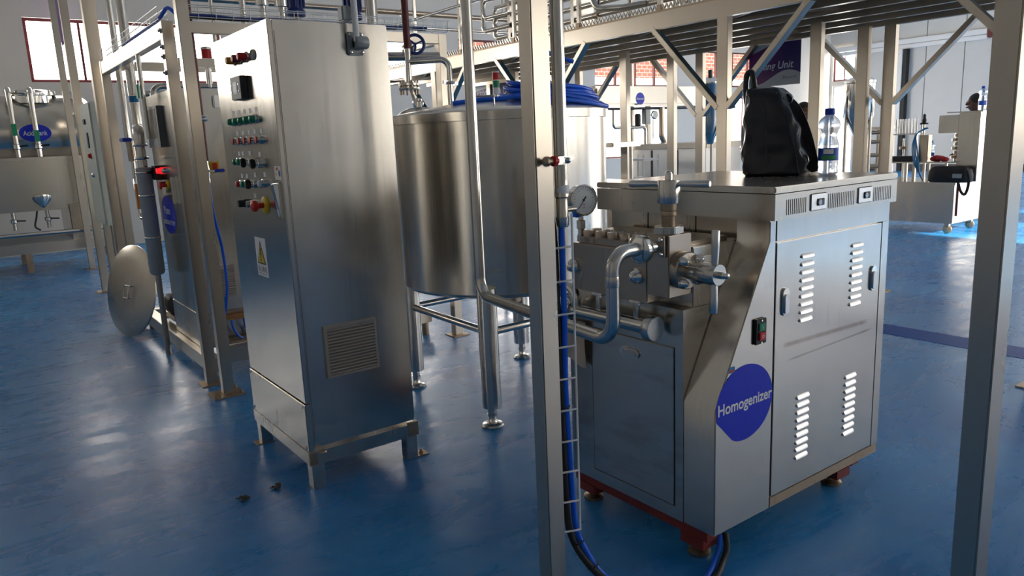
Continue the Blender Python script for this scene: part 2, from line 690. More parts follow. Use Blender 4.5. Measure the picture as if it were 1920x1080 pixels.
# ================================================================ THE HALL
XL, XR, YF, YB, ZC = -6.5, 25.5, -6.5, 15.3, 7.2
struct(MB().box(XL - .3, XR + .3, YF - .3, YB + .3, -0.12, 0.0).build('floor', 'floor_epoxy'), 'glossy blue epoxy floor with scuffs')
struct(MB().box(XL - .3, XR + .3, YF - .3, YB + .3, ZC, ZC + .2).build('ceiling', 'ceiling_paint'), 'plain pale ceiling')
MB_st = MB().box(5.60, 5.88, YF + .01, YB - .01, 0.0, 0.002)
flat('stripe_blue', (0.005, 0.065, 0.32), 0.5, var=0.05, spec=0.15)
struct(MB_st.build('trim_1', 'stripe_blue'), 'deep blue stripe painted across the floor')


def wall_with_holes(name, axis, pos, th, lo, hi, z1, holes, mat, label):
    """wall along x (axis 'y' const) or along y (axis 'x' const); holes = (a0, a1, z0, z1)"""
    b = MB()
    zs = sorted({0.0, z1, *[h[2] for h in holes], *[h[3] for h in holes]})
    for za, zb in zip(zs, zs[1:]):
        cut = sorted((h[0], h[1]) for h in holes if h[2] < zb - 1e-6 and h[3] > za + 1e-6)
        a = lo
        for c0, c1 in cut + [(hi, hi)]:
            if c0 > a + 1e-6:
                if axis == 'y':
                    b.box(a, c0, min(pos, pos + th), max(pos, pos + th), za, zb)
                else:
                    b.box(min(pos, pos + th), max(pos, pos + th), a, c0, za, zb)
            a = max(a, c1)
    return struct(b.build(name, mat), label)


WIN = [0]


def window(axis, pos, a0, a1, z0, z1, glow, mull, fmat='maroon', suffix=''):
    """frame with mullions and panes, set in the wall's inner face"""
    WIN[0] += 1
    fr = MB()
    t, d = 0.05, 0.08

    def bx(p, q, za, zb, w0, w1):
        if axis == 'y':
            fr_or.box(p, q, pos + w0, pos + w1, za, zb)
        else:
            fr_or.box(pos + w0, pos + w1, p, q, za, zb)
    fr_or = fr
    s = 1 if pos > 5 else -1
    w = sorted((0.06 * s, (0.06 + d) * s))
    bx(a0, a1, z0, z0 + t, *w)
    bx(a0, a1, z1 - t, z1, *w)
    bx(a0, a0 + t, z0 + t, z1 - t, *w)
    bx(a1 - t, a1, z0 + t, z1 - t, *w)
    o = struct(fr.build('window_%d%s' % (WIN[0], suffix), fmat), 'window with thin dark red frame' if fmat == 'maroon' else 'window with white frame')
    cells = mull + 1
    step = (a1 - a0 - 2 * t) / cells
    g = sorted((0.085 * s, 0.10 * s))
    for k in range(cells):
        p = a0 + t + step * k
        if k:
            fr_or = MB()
            bx(p - .02, p + .02, z0 + t, z1 - t, *w)
            fr_or.build('mullion', fmat, o)
        if glow == 'open':
            continue
        fr_or = MB()
        bx(p + .02, p + step - .02, z0 + t, z1 - t, *g)
        fr_or.build('pane' + suffix, glow, o)
    return o


band = [(-4.3, -1.1)] + [(-7.3 + 4.3 * k, -4.1 + 4.3 * k) for k in range(2, 7)]
low = [(10.3, 13.0), (14.4, 17.2), (18.7, 21.6)]
holes = [(a, b_, 2.9, 3.95) for a, b_ in band] + [(a, b_, 0.95, 2.6) for a, b_ in low]
wall_with_holes('wall_back', 'y', YB, 0.25, XL, XR, ZC, holes, 'wall_paint', 'off-white end wall with a high band of windows')
for i, (a, b_) in enumerate(band):
    window('y', YB, a, b_, 2.9, 3.95, 'window_light' if a < 9 else 'open', 3, suffix='_offscreen' if a < -4 else '')
for a, b_ in low:
    window('y', YB, a, b_, 0.95, 2.6, 'window_light', 2)

front = [(7.2, 8.9), (9.4, 11.6), (12.8, 15.4), (16.4, 19.2), (20.6, 23.6)]
holes = [(a, b_, 1.2, 3.8) for a, b_ in front] + [(a, b_, 5.3, 6.4) for a, b_ in front if a > 8]
wall_with_holes('wall_front', 'y', YF, -0.25, XL, XR, ZC, holes, 'wall_paint', 'off-white wall with tall clear windows')
for a, b_ in front:
    window('y', YF, a, b_, 1.2, 3.8, 'open', 2)
    if a > 8:
        window('y', YF, a, b_, 5.3, 6.4, 'open', 2)

left = []
wall_with_holes('wall_left', 'x', XL, -0.25, YF, YB, ZC, [(a, b_, 2.6, 3.95) for a, b_ in left], 'wall_paint', 'plain off-white side wall')
for a, b_ in left:
    window('x', XL, a, b_, 2.6, 3.95, 'window_light', 3)

wr = wall_with_holes('wall_right', 'x', XR, 0.25, YF, YB, ZC, [(14.40, 15.20, 0.0, 2.95), (14.40, 15.20, 3.1, 4.2), (-3.0, 8.0, 0.0, 5.0)], 'wall_paint', 'far wall clad in pale grey sandwich panels')
y = 14.30
pan = None
k = 0
while y > 9.3:
    if pan is None:
        pan = MB().box(XR - .05, XR, y - 1.13, y, 0.22, 6.6).build('panel', 'wall_panel', wr, bevel=0.008)
    else:
        again(pan, (0, -1.15 * k, 0))
    k += 1
    y -= 1.15
struct(MB().box(XR - .07, XR - .051, 8.6, 14.3, 0.0, 0.22).build('baseboard_right', 'dark_metal'), 'dark skirting under the pale panels')
window('x', XR, 14.40, 15.20, 3.1, 4.2, 'window_light', 1)
dr = struct(MB().box(XR + .06, XR + .12, 14.40, 14.46, 0, 2.95).box(XR + .06, XR + .12, 15.14, 15.20, 0, 2.95).box(XR + .06, XR + .12, 14.46, 15.14, 2.88, 2.95).build('door_1', 'white_paint'), 'white framed doorway full of daylight')
MB().box(XR + .08, XR + .10, 14.46, 15.14, 0.02, 2.88).build('pane', 'window_light', dr)

# sliding door rail on the panel wall
rail = thing('sliding_door_rail', (XR - .1, 12.6, 3.9), 'long white sliding door rail fixed across the pale panel wall', 'rail')
MB().box(XR - .20, XR - .051, 10.2, 15.2, 4.06, 4.22).build('track', 'white_paint', rail, bevel=.02)
MB().box(XR - .17, XR - .051, 10.2, 15.2, 3.92, 4.05).build('cover', 'white_paint', rail, bevel=.02)
MB().box(XR - .22, XR - .04, 9.95, 10.2, 3.95, 4.28).build('end_cap', 'maroon', rail, bevel=.02)
jamb = thing('door_jamb', (XR - .3, 12.72, 0), 'white door jamb with a dark rubber edge below the rail', 'door jamb')
MB().box(XR - .24, XR - .051, 12.66, 12.82, 0, 3.9).build('jamb_profile', 'white_paint', jamb, bevel=.01)
MB().box(XR - .26, XR - .051, 12.52, 12.62, 0, 3.9).build('rubber_seal', 'black_rubber', jamb)

# outside the clear windows: a brick building and ground
mB, n, l, b = nt('brick_wall')
tc = n.new('ShaderNodeTexCoord')
br = n.new('ShaderNodeTexBrick')
mp = n.new('ShaderNodeMapping')
mp.inputs['Rotation'].default_value = (R_(90), 0, 0)
l.new(tc.outputs['Object'], mp.inputs[0])
l.new(mp.outputs[0], br.inputs[0])
br.inputs['Color1'].default_value = (0.10, 0.026, 0.02, 1)
br.inputs['Color2'].default_value = (0.075, 0.02, 0.016, 1)
br.inputs['Mortar'].default_value = (0.20, 0.15, 0.13, 1)
br.inputs['Scale'].default_value = 1.6
l.new(br.outputs[0], b.inputs['Base Color'])
b.inputs['Roughness'].default_value = 0.9
MATS['brick_wall'] = mB
bb = thing('brick_building', (16, 23, 0), 'red brick building seen through the end windows', 'building')
MB().box(8, 33, 23, 26, 0, 3.9).build('lower_wall', 'white_paint', bb)
MB().box(8, 33, 23.05, 26, 3.9, 5.6).build('upper_wall', 'brick_wall', bb)
struct(MB().box(-60, 80, -60, 80, -0.5, -0.13).build('ground', 'mortar'), 'pale yard outside the hall')

# ================================================================ HOMOGENIZER
hz_ = thing('homogenizer', (2.6, 2.0, 0), 'stainless homogenizer with louvred door, pump block and round blue sign', 'machine')
Y0 = 1.618
MB().box(2.386, 3.19, Y0 + .012, 2.47, .13, 1.27).build('body', 'steel_panel', hz_, bevel=.004)
# near side panel with the slanted edge
MB().prism([(2.047, Y0, .13), (2.383, Y0, .13), (2.383, Y0, 1.27), (2.345, Y0, 1.27), (2.345, Y0, 1.195), (2.047, Y0, .617)], (0, .147, 0)).build('side_panel', 'steel_panel', hz_, bevel=.004)
MB().box(2.061, 2.385, 1.766, 2.40, .13, .965).build('pump_base', 'steel_smear', hz_)
for y0, y1, z0, z1 in ((1.766, 2.40, .819, .965), (1.766, 2.40, .13, .181), (1.766, 1.804, .181, .819), (2.261, 2.40, .181, .819)):
    MB().box(2.047, 2.061, y0, y1, z0, z1).build('face_frame', 'steel_smear', hz_)
MB().box(2.10, 2.386, 1.766, 2.40, .966, 1.19).build('crankcase', 'steel_h', hz_, bevel=.004)
MB().box(2.12, 2.34, 1.80, 2.36, 1.19, 1.205).build('crankcase_plate', 'steel_pump', hz_, bevel=.003)
np_ = MB().box(2.15, 2.235, 1.762, 1.766, 1.09, 1.15).build('name_plate', 'aluminium', hz_)
lettering('SRH', (2.205, 1.762, 1.12), (1, 0, 0), (0, 0, 1), .016, 'grey_print', np_)
# lining between body top and cover, with its joints
for a, b_ in ((1.64, 1.98), (1.985, 2.24), (2.245, 2.46)):
    MB().box(2.372, 2.386, a, b_, 1.19, 1.272).build('liner_panel', 'steel_h', hz_, bevel=.002)
# cover
cv = MB().box(2.328, 3.184, 1.618, 2.512, 1.272, 1.366).build('cover', 'steel_h', hz_)
groups = ((2.397, 2.517, 11), (2.668, 2.847, 15), (2.998, 3.132, 11))
fp_ = MB().box(2.328, 3.184, 1.588, 1.618, 1.272, 1.287).box(2.328, 3.184, 1.588, 1.618, 1.343, 1.366)
xe = [2.328] + [v for a, b_, k in groups for v in (a - .0028, b_ + .0028)] + [3.184]
for a, b_ in zip(xe[::2], xe[1::2]):
    fp_.box(a, b_, 1.588, 1.618, 1.287, 1.343)
fp_.build('front_plate', 'steel_h', cv)
MB().box(2.326, 3.186, 1.586, 2.514, 1.369, 1.393).build('cover_top', 'steel_h', cv, bevel=.004)
for a, b_, k in groups:
    g = MB()
    p_ = (b_ - a) / (k - 1)
    for i in range(k - 1):
        g.box(a + p_ * i + .0028, a + p_ * (i + 1) - .0028, 1.588, 1.592, 1.287, 1.343)
    g.build('vent_bars', 'steel_h', cv)
for a in (2.545, 2.875):
    c = MB().box(a, a + .105, 1.583, 1.588, 1.288, 1.352).build('catch', 'aluminium', cv, bevel=.003)
    MB().box(a + .038, a + .085, 1.580, 1.583, 1.305, 1.332).build('catch_tongue', 'dark_metal', c, bevel=.006)
    MB().cyl((a + .052, 1.577, 1.318), (a + .052, 1.580, 1.318), .011).build('catch_button', 'chrome', c)
# front door with louvres
fd = MB().box(2.390, 3.135, Y0, Y0 + .011, .176, 1.184).build('front_door', 'steel_door', hz_, bevel=.002)
MB().box(2.388, 3.19, Y0 + .001, Y0 + .0115, .132, .172).build('sill_rail', 'steel_rust', hz_)
MB().box(2.388, 3.19, Y0 - .001, Y0 + .0115, 1.190, 1.270).build('head_rail', 'steel_panel', hz_)
MB().box(3.139, 3.19, Y0 - .001, Y0 + .0115, .174, 1.188).build('jamb_rail', 'steel_panel', hz_)
lv = None
for x, za, zb in ((2.587, 1.115, .864), (2.943, 1.114, .867), (2.587, .547, .294), (2.937, .551, .296)):
    for k in range(9):
        z = za + (zb - za) * k / 8
        if lv is None:
            # pressed scoop: rounded ends, open below, bulging out
            g = MB()
            nn = 9
            vs, fs = [], []
            for i in range(nn):
                t = -1 + 2 * i / (nn - 1)
                w = .043 * math.sin(t * math.pi / 2)
                h = math.sqrt(max(0, 1 - abs(t) ** 4))
                vs += [(x + w, Y0 + .001, z + .0105 * h), (x + w, Y0 - .0065 * h, z + .004 * h - .002), (x + w, Y0 - .0085 * h, z - .008 * h), (x + w, Y0 + .001, z - .0105 * h)]
            for i in range(nn - 1):
                for j in range(3):
                    fs.append((i * 4 + j, (i + 1) * 4 + j, (i + 1) * 4 + j + 1, i * 4 + j + 1))
            lv = g.add(vs, fs).build('louvre', 'aluminium', fd)
            base = Vector((x, 0, z))
        else:
            again(lv, Vector((x, 0, z)) - base)
for x in (2.447, 3.078):
    la = MB().prism([(x + .02 * math.cos(t), Y0 - .001, .953 + (.034 if math.sin(t) > 0 else -.034) + .02 * math.sin(t)) for t in [2 * math.pi * i / 24 for i in range(24)]], (0, -.007, 0)).build('latch', 'chrome', fd)
    MB().prism([(x + .013 * math.cos(t), Y0 - .008, .95 + (.022 if math.sin(t) > 0 else -.03) + .012 * math.sin(t)) for t in [2 * math.pi * i / 20 for i in range(20)]], (0, -.005, 0)).build('latch_lever', 'aluminium', la)
# start and stop switch
sw_ = MB().box(2.258, 2.322, Y0 - .012, Y0, .822, .918).build('switch_plate', 'black', hz_, bevel=.003)
MB().box(2.272, 2.308, Y0 - .018, Y0 - .012, .872, .902).build('start_button', 'green', sw_, bevel=.002)
MB().box(2.272, 2.308, Y0 - .020, Y0 - .012, .838, .868).build('stop_button', 'red', sw_, bevel=.002)
for z in (.828, .911):
    MB().cyl((2.29, Y0 - .0125, z), (2.29, Y0 - .015, z), .004, n=10).build('screw', 'chrome', sw_)
lettering('I', (2.29, Y0 - .018, .887), (1, 0, 0), (0, 0, 1), .012, 'white_print', sw_)
lettering('O', (2.29, Y0 - .020, .853), (1, 0, 0), (0, 0, 1), .012, 'white_print', sw_)
# round sign
pts = []
for i in range(56):
    t = 2 * math.pi * i / 56
    q = Vector((2.215 + .166 * math.cos(t), Y0 - .0005, .612 + .145 * math.sin(t)))
    if t > math.pi and t < 4.5:
        q.z = max(q.z, .612 - .145 * .93 + (2.15 - q.x) * 1.0 if q.x < 2.15 else q.z)
    pts.append(q)
sg = MB().prism(pts, (0, -.0012, 0)).build('round_sign', 'blue_sign', hz_)
lettering('Homogenizer', (2.218, Y0 - .0018, .609), (1, 0, 0), (0, 0, 1), .057, 'white_print', sg, width=.318, bold=.021)
tg = MB().box(2.118, 2.150, Y0 - .0022, Y0 - .001, .744, .765).build('small_sticker', 'blue_tube', hz_)
MB().box(2.122, 2.146, Y0 - .0026, Y0 - .0022, .748, .755).build('sticker_stripe', 'red', tg)
# access door on the pump side
ad = MB().box(2.043, 2.0609, 1.809, 2.256, .186, .814).build('access_door', 'steel_smear', hz_, bevel=.002)
la = MB().prism([(2.041, 2.034 + (.034 if math.cos(t) > 0 else -.034) + .018 * math.cos(t), .754 + .018 * math.sin(t)) for t in [2 * math.pi * i / 24 for i in range(24)]], (-.007, 0, 0)).build('latch', 'chrome', ad)
MB().prism([(2.034, 2.03 + (.022 if math.cos(t) > 0 else -.026) + .011 * math.cos(t), .754 + .011 * math.sin(t)) for t in [2 * math.pi * i / 20 for i in range(20)]], (-.004, 0, 0)).build('latch_lever', 'steel_h', la)
# red base frame and levelling feet
rb = MB()
for x0, x1, y0, y1 in ((2.06, 2.12, 1.66, 2.40), (3.06, 3.12, 1.66, 2.44), (2.12, 3.06, 1.70, 1.76), (2.12, 3.06, 2.38, 2.44)):
    rb.box(x0, x1, y0, y1, .085, .1295)
rb.build('base_frame', 'red_paint', hz_)
ft = None
for x, y in ((2.10, 1.73), (2.10, 2.33), (3.0, 1.72), (3.0, 2.36)):
    if ft is None:
        ft = MB().lathe((x, y, 0), (0, 0, 1), [(.042, 0), (.044, .004), (.044, .014), (.032, .02), (.018, .024), (.018, .046)], 24).build('foot', 'steel_rust', hz_)
        sk = MB().prism([(x - .045, y - .06, .046), (x + .06, y - .06, .046), (x + .06, y + .07, .085), (x - .045, y + .07, .085), (x - .045, y + .07, .0851), (x - .045, y - .06, .0851)], (0, 0, .0001))
        kp = MB().box(x - .045, x + .055, y - .055, y + .055, .046, .086).build('foot_block', 'red_paint', hz_)
        f0 = (x, y)
    else:
        again(ft, (x - f0[0], y - f0[1], 0))
        again(kp, (x - f0[0], y - f0[1], 0))
# ---- pump block
pb = MB().box(1.98, 2.10, 1.880, 2.299, .986, 1.178).build('pump_block', 'steel_pump', hz_, bevel=.004)
tp = MB().box(1.995, 2.10, 1.93, 2.262, 1.179, 1.203).build('top_plate', 'steel_pump', pb, bevel=.003)
bt = None
for j, x in enumerate((2.018, 2.073)):
    for i in range(5):
        y = 1.958 + .068 * i + .015 * j
        if bt is None:
            bt = MB().lathe((x, y, 1.203), (0, 0, 1), [(.022, 0), (.022, .022), (.019, .026), (.010, .026), (.010, .018)], 20).build('cap_screw', 'steel_pump', pb)
            q0 = Vector((x, y, 0))
        else:
            again(bt, Vector((x, y, 0)) - q0)
dn = None
for y, z in ((1.925, 1.083), (2.277, 1.083)):
    if dn is None:
        dn = MB().lathe((1.98, y, z), (-1, 0, 0), [(.030, 0), (.030, .012), (.026, .016), (.024, .022), (.018, .032), (.009, .039), (.001, .041)], 18).build('dome_nut', 'chrome', pb)
        q0 = Vector((0, y, z))
    else:
        again(dn, Vector((0, y, z)) - q0)
# valve block
vb = MB().box(1.98, 2.10, 1.773, 1.8795, 1.02, 1.243).build('valve_block', 'steel_pump', hz_, bevel=.003)
MB().box(1.965, 1.98, 1.785, 1.86, 1.165, 1.243).build('side_flange', 'steel_pump', vb, bevel=.003)
for y, z in ((1.797, 1.178), (1.85, 1.178), (1.797, 1.230), (1.85, 1.230)):
    MB().lathe((1.965, y, z), (-1, 0, 0), [(.009, 0), (.009, .006), (.005, .010), (.001, .011)], 12).build('flange_bolt', 'chrome', vb)
fl_ = MB().lathe((2.045, 1.773, 1.115), (0, -1, 0), [(.066, 0), (.068, .006), (.068, .030), (.064, .035), (.05, .036)], 36).build('front_flange', 'steel_pump', vb)
for a in (45, 135, 225, 315):
    x, z = 2.045 + .058 * math.cos(R_(a)), 1.115 + .055 * math.sin(R_(a))
    MB().lathe((x, 1.737, z), (0, -1, 0), [(.017, 0), (.017, .012), (.014, .016), (.013, .022), (.007, .030), (.001, .032)], 16).build('acorn_nut', 'chrome', vb)
# stem along -Y with T handle
st = MB().lathe((2.045, 1.737, 1.115), (0, -1, 0), [(.030, 0), (.030, .045), (.036, .047), (.038, .05), (.038, .128), (.036, .132), (.034, .132)], 32).build('adjusting_valve', 'steel', hz_)
MB().lathe((2.045, 1.605, 1.115), (0, -1, 0), [(.013, 0), (.013, .018), (.010, .02), (.010, .034), (.007, .037), (.001, .038)], 16).build('spindle', 'chrome', st)
MB().lathe((2.040, 1.622, 1.115), (0.03, 0, 1), [(.010, .03), (.012, .045), (.014, .10), (.014, .150), (.012, .153)], 16).build('handle_bar', 'aluminium', st)
MB().lathe((2.040, 1.622, 1.115), (-0.03, 0, -1), [(.010, .03), (.012, .045), (.014, .09), (.014, .132), (.012, .135)], 16).build('handle_bar', 'aluminium', st)
# upright valve
MB().prism([(2.04 + .056 * math.cos(2 * math.pi * i / 8 + R_(22.5)) * 1.05, 1.827 + .050 * math.sin(2 * math.pi * i / 8 + R_(22.5)) * 1.05, 1.2435) for i in range(8)], (0, 0, .028)).build('gland', 'steel_h', hz_, bevel=.003)
up = MB().lathe((2.04, 1.827, 1.2715), (0, 0, 1), [(.026, 0), (.026, .035), (.029, .037), (.029, .048), (.027, .052), (.030, .055), (.030, .085)], 28).build('back_pressure_valve', 'steel_rust', hz_)
hb = MB().lathe((2.04, 1.827, 1.352), (0, 0, 1), [(.040, 0), (.041, .003), (.041, .080), (.039, .083)], 36).build('hub', 'pipe', up)
MB().lathe((2.04, 1.827, 1.435), (0, 0, 1), [(.014, 0), (.014, .02), (.010, .03), (.004, .033)], 14).build('spindle_nut', 'chrome', up)
dv = Vector((-.26, .966, 0)).normalized()
for s_ in (1, -1):
    MB().lathe(Vector((2.04, 1.827, 1.420)) + dv * (.038 * s_), dv * s_, [(.009, 0), (.011, .02), (.013, .06), (.013, .112), (.010, .118)], 16).build('handle_bar', 'aluminium', up)
# pressure gauge
gn = Vector((-.12, -.99, 0.02)).normalized()
gc = Vector((2.03, 2.285, 1.346))
ga = MB().lathe(gc - gn * .03, gn, [(.052, 0), (.058, .006), (.060, .04), (.064, .044), (.064, .052), (.058, .055), (.056, .050), (.0555, .046)], 40).build('pressure_gauge', 'chrome', hz_)
MB().lathe(gc + gn * .0165, gn, [(.0555, 0), (.0555, .001)], 40).build('dial', 'dial', ga)
gr_ = gn.cross(Vector((0, 0, 1))).normalized() * -1
gr_ = Vector((0, 0, 1)).cross(gn).normalized()
gu = gn.cross(gr_)
tk = MB()
for k in range(21):
    a = R_(225 - 13.5 * k)
    dd = gr_ * math.cos(a) + gu * math.sin(a)
    tk.bar(gc + gn * .0179 + dd * (.043 if k % 4 else .039), gc + gn * .0179 + dd * .050, .0014, .0006, gn)
tk.build('scale_marks', 'grey_print', ga)
nd = (gr_ * -.62 + gu * -.78)
MB().bar(gc + gn * .019 + nd * -.018, gc + gn * .019, .006, .001, gn).bar(gc + gn * .019, gc + gn * .019 + nd * .042, .0022, .001, gn).build('needle', 'black', ga)
MB().lathe(gc + gn * .0175, gn, [(.005, 0), (.004, .004)], 12).build('needle_pin', 'black', ga)
lettering('MPa', gc + gn * .018 + gu * -.018, gr_, gu, .006, 'red', ga)
lettering('60', gc + gn * .018 + gu * -.030, gr_, gu, .006, 'red', ga)
MB().lathe((2.03, 2.29, 1.178), (0, 0, 1), [(.012, 0), (.012, .02), (.015, .022), (.015, .05), (.020, .053), (.020, .085), (.012, .088), (.011, .112)], 6).build('gauge_stem', 'steel', hz_, angle=20)
MB().lathe((2.015, 2.28, 1.290), (-1, 0, 0), [(.012, 0), (.013, .02), (.009, .024), (.009, .04)], 12).build('gauge_tap', 'blue_hose', hz_)
# suction manifold under the block
mf = MB().cyl((1.985, 1.868, .893), (1.985, 2.36, .893), .027, n=24).build('suction_manifold', 'pipe', hz_)
MB().lathe((1.985, 1.875, .893), (0, -1, 0), [(.044, -.004), (.047, 0), (.047, .030), (.044, .034), (.042, .034)], 36).build('end_cap', 'aluminium', mf)
for y in (1.948, 2.156):
    MB().cyl((1.995, y, .985), (1.995, y, .915), .0125, n=16).build('suction_leg', 'pipe', mf)
    MB().box(1.982, 2.03, y - .03, y + .03, .974, .9855).build('leg_flange', 'chrome', mf, bevel=.003)
    MB().lathe((1.986, y - .022, .974), (0, 0, -1), [(.007, 0), (.007, .006), (.002, .008)], 10).build('flange_bolt', 'chrome', mf)
MB().torus((1.985, 2.31, .893), (0, 1, 0), .036, .010).torus((1.985, 2.335, .893), (0, 1, 0), .034, .009).build('pipe_clamp', 'chrome', mf)
MB().tube(fillet([(1.985, 2.285, .90), (1.985, 2.285, .985), (1.985, 2.48, 1.0)], .055), .021).build('suction_elbow', 'pipe', mf)

# discharge pipe from the valve block to the roof
qf = Vector((1.86, 2.80, .905))
dp = thing('discharge_pipe', (1.75, 1.80, .87), 'polished steel pipe looping down from the pump block then rising to the roof', 'pipe')
MB().tube(fillet([(1.885, 1.822, 1.205), (1.752, 1.822, 1.205), (1.752, 1.822, .895), qf, (qf.x, qf.y, 3.6)], .085, 9), .0245, n=20).build('tube', 'pipe', dp)
MB().lathe((1.873, 1.822, 1.205), (1, 0, 0), [(.0275, -.006), (.046, 0), (.051, .004), (.051, .026), (.046, .034), (.03, .035), (.022, .037), (.022, .090)], 32).build('union_nut', 'chrome', dp)
MB().lathe((1.752, 1.822, 1.115), (0, 0, 1), [(.0255, -.025), (.0265, -.02), (.0265, .008), (.0255, .012)], 24).build('weld_sleeve', 'steel', dp)
# cardboard tucked behind that pipe
cb = MB()
vs, fs = [], []
for i in range(7):
    for j in range(5):
        y = 2.275 + .15 * i / 6
        z = .665 + .17 * j / 4 - .03 * (6 - i) / 6 * (j == 0)
        vs.append((2.028 - .008 * math.sin(i * 1.1 + j * .8), y, z))
for i in range(6):
    for j in range(4):
        fs.append((i * 5 + j, (i + 1) * 5 + j, (i + 1) * 5 + j + 1, i * 5 + j + 1))
k = len(vs)
vs += [(x - .003, y, z) for x, y, z in vs]
fs += [tuple(q + k for q in reversed(ff)) for ff in fs]
tag(cb.add(vs, fs).build('cardboard_sheet', 'cardboard', angle=60), 'creased beige cardboard sheet stuck behind the discharge pipe', 'cardboard')

# ================================================================ THINGS ON THE HOMOGENIZER
TOP = 1.393


def bottle(name, loc, h, label, group, full=.5):
    x, y, z = loc
    k = h / .276
    e = thing(name, loc, label, 'bottle', group)
    prof = [(.0, .006), (.030, .000), (.037, .004), (.041, .012), (.039, .03), (.041, .045), (.0405, .055), (.0405, .110), (.043, .118), (.042, .128), (.035, .150), (.0335, .165), (.036, .180), (.044, .195), (.0455, .208), (.042, .222), (.033, .236), (.020, .246), (.0165, .250), (.0165, .254)]
    g = MB().lathe(loc, (0, 0, 1), [(r_ * k, h_ * k) for r_, h_ in prof], 32)
    g.build('bottle_body', 'bottle_plastic', e, angle=80)
    MB().lathe((x, y, z), (0, 0, 1), [(.0195 * k, .249 * k), (.0205 * k, .251 * k), (.0205 * k, .270 * k), (.019 * k, .276 * k), (.001, .276 * k)], 28).build('cap', 'blue_cap', e)
    lb = MB()
    n_ = 32
    vs, fs = [], []
    for zz in (.060, .112):
        for i in range(n_):
            t = 2 * math.pi * i / n_
            vs.append((x + .0412 * k * math.cos(t), y + .0412 * k * math.sin(t), z + zz * k))
    for i in range(n_):
        fs.append((i, (i + 1) % n_, n_ + (i + 1) % n_, n_ + i))
    lab = lb.add(vs, fs).build('label_band', 'label_blue', e, angle=80)
    return e, lab, k


e, lab, k = bottle('water_bottle', (3.01, 1.80, TOP), .276, 'blue-capped water bottle standing beside the black leather bag', 'water bottles')
fd_ = Vector((-3.01, -1.80, 0)).normalized()
rt = Vector((0, 0, 1)).cross(fd_).normalized()
for w_, z0, z1, mt, nm in ((.5, .088, .108, 'white_print', 'label_panel'), (.75, .064, .082, 'label_green', 'label_meadow')):
    g = MB()
    vs, fs = [], []
    for zz in (z0, z1):
        for i in range(9):
            t = (i / 8 - .5) * 2 * w_
            d_ = fd_ * math.cos(t) + rt * math.sin(t)
            vs.append(Vector((3.01, 1.80, TOP + zz)) + d_ * .0416)
    for i in range(8):
        fs.append((i, i + 1, 10 + i, 9 + i))
    g.add(vs, fs).build(nm, mt, lab, angle=80)

# leather bag
bu = Vector((.363, -.932, 0))
bv = Vector((.932, .363, 0))
bc = Vector((2.962, 2.018, TOP))
bag = thing('leather_bag', bc, 'black leather satchel slumped on top of the homogenizer', 'bag')


def bag_loft(secs, name, mat, parent, amp=.004, cu=0, n_=44, p_=4.0, rowsub=4):
    g = MB()
    vs, fs = [], []
    rows = []
    for k in range(len(secs) - 1):
        for j in range(rowsub):
            t = j / rowsub
            rows.append([secs[k][i] * (1 - t) + secs[k + 1][i] * t for i in range(5)])
    rows.append(list(secs[-1]))
    for ri, (z, w, d, su, sv) in enumerate(rows):
        for i in range(n_):
            a = 2 * math.pi * i / n_
            ca, sa = math.cos(a), math.sin(a)
            x = w / 2 * math.copysign(abs(ca) ** (2 / p_), ca)
            y = d / 2 * math.copysign(abs(sa) ** (2 / p_), sa)
            wob = amp * (math.sin(3 * a + z * 38) + .6 * math.sin(7 * a - z * 55 + 1.3)) * min(1, ri / 4)
            q = bc + bu * (x * (1 + wob / .1) + su) + bv * (y * (1 + wob / .1) + sv) + Vector((0, 0, z))
            vs.append(q)
    m_ = len(rows)
    for k in range(m_ - 1):
        for i in range(n_):
            j = (i + 1) % n_
            fs.append((k * n_ + i, k * n_ + j, (k + 1) * n_ + j, (k + 1) * n_ + i))
    fs += [tuple(reversed(range(n_))), tuple(range((m_ - 1) * n_, m_ * n_))]
    return g.add(vs, fs).build(name, mat, parent, angle=70)


bag_loft([(0.0, .25, .21, 0, 0), (.012, .275, .25, 0, 0), (.06, .282, .255, .004, 0), (.14, .262, .245, -.006, 0), (.22, .232, .225, -.018, 0), (.30, .198, .20, -.034, 0), (.345, .178, .18, -.044, 0), (.375, .140, .15, -.058, 0), (.386, .07, .09, -.070, 0)], 'bag_body', 'leather', bag)
# piping seams
for s_ in (-.012, .118):
    MB().tube(smooth_path([bc + bu * (s_) + bv * (-.122) + Vector((0, 0, .012)), bc + bu * (s_ * .9 - .003) + bv * -.124 + Vector((0, 0, .10)), bc + bu * (s_ * .75 - .018) + bv * -.113 + Vector((0, 0, .22)), bc + bu * (s_ * .5 - .04) + bv * -.095 + Vector((0, 0, .32))]), .0035, 8).build('seam', 'leather', bag)
hd = smooth_path([bc + bu * -.135 + bv * .03 + Vector((0, 0, .26)), bc + bu * -.150 + bv * .03 + Vector((0, 0, .36)), bc + bu * -.147 + bv * .03 + Vector((0, 0, .44)), bc + bu * -.125 + bv * .03 + Vector((0, 0, .452)), bc + bu * -.112 + bv * .02 + Vector((0, 0, .40)), bc + bu * -.105 + bv * .02 + Vector((0, 0, .33))])
MB().tube(hd, .0135, 10).build('carry_handle', 'leather', bag)
stp = smooth_path([bc + bu * .03 + bv * -.03 + Vector((0, 0, .335)), bc + bu * .085 + bv * -.03 + Vector((0, 0, .275)), bc + bu * .125 + bv * -.01 + Vector((0, 0, .17)), bc + bu * .150 + bv * .0 + Vector((0, 0, .07)), bc + bu * .165 + bv * .01 + Vector((0, 0, .012))])
g = MB()
for p0, p1 in zip(stp, stp[1:]):
    g.bar(p0, p1, .042, .008, bv)
g.build('shoulder_strap', 'bag_cloth', bag)
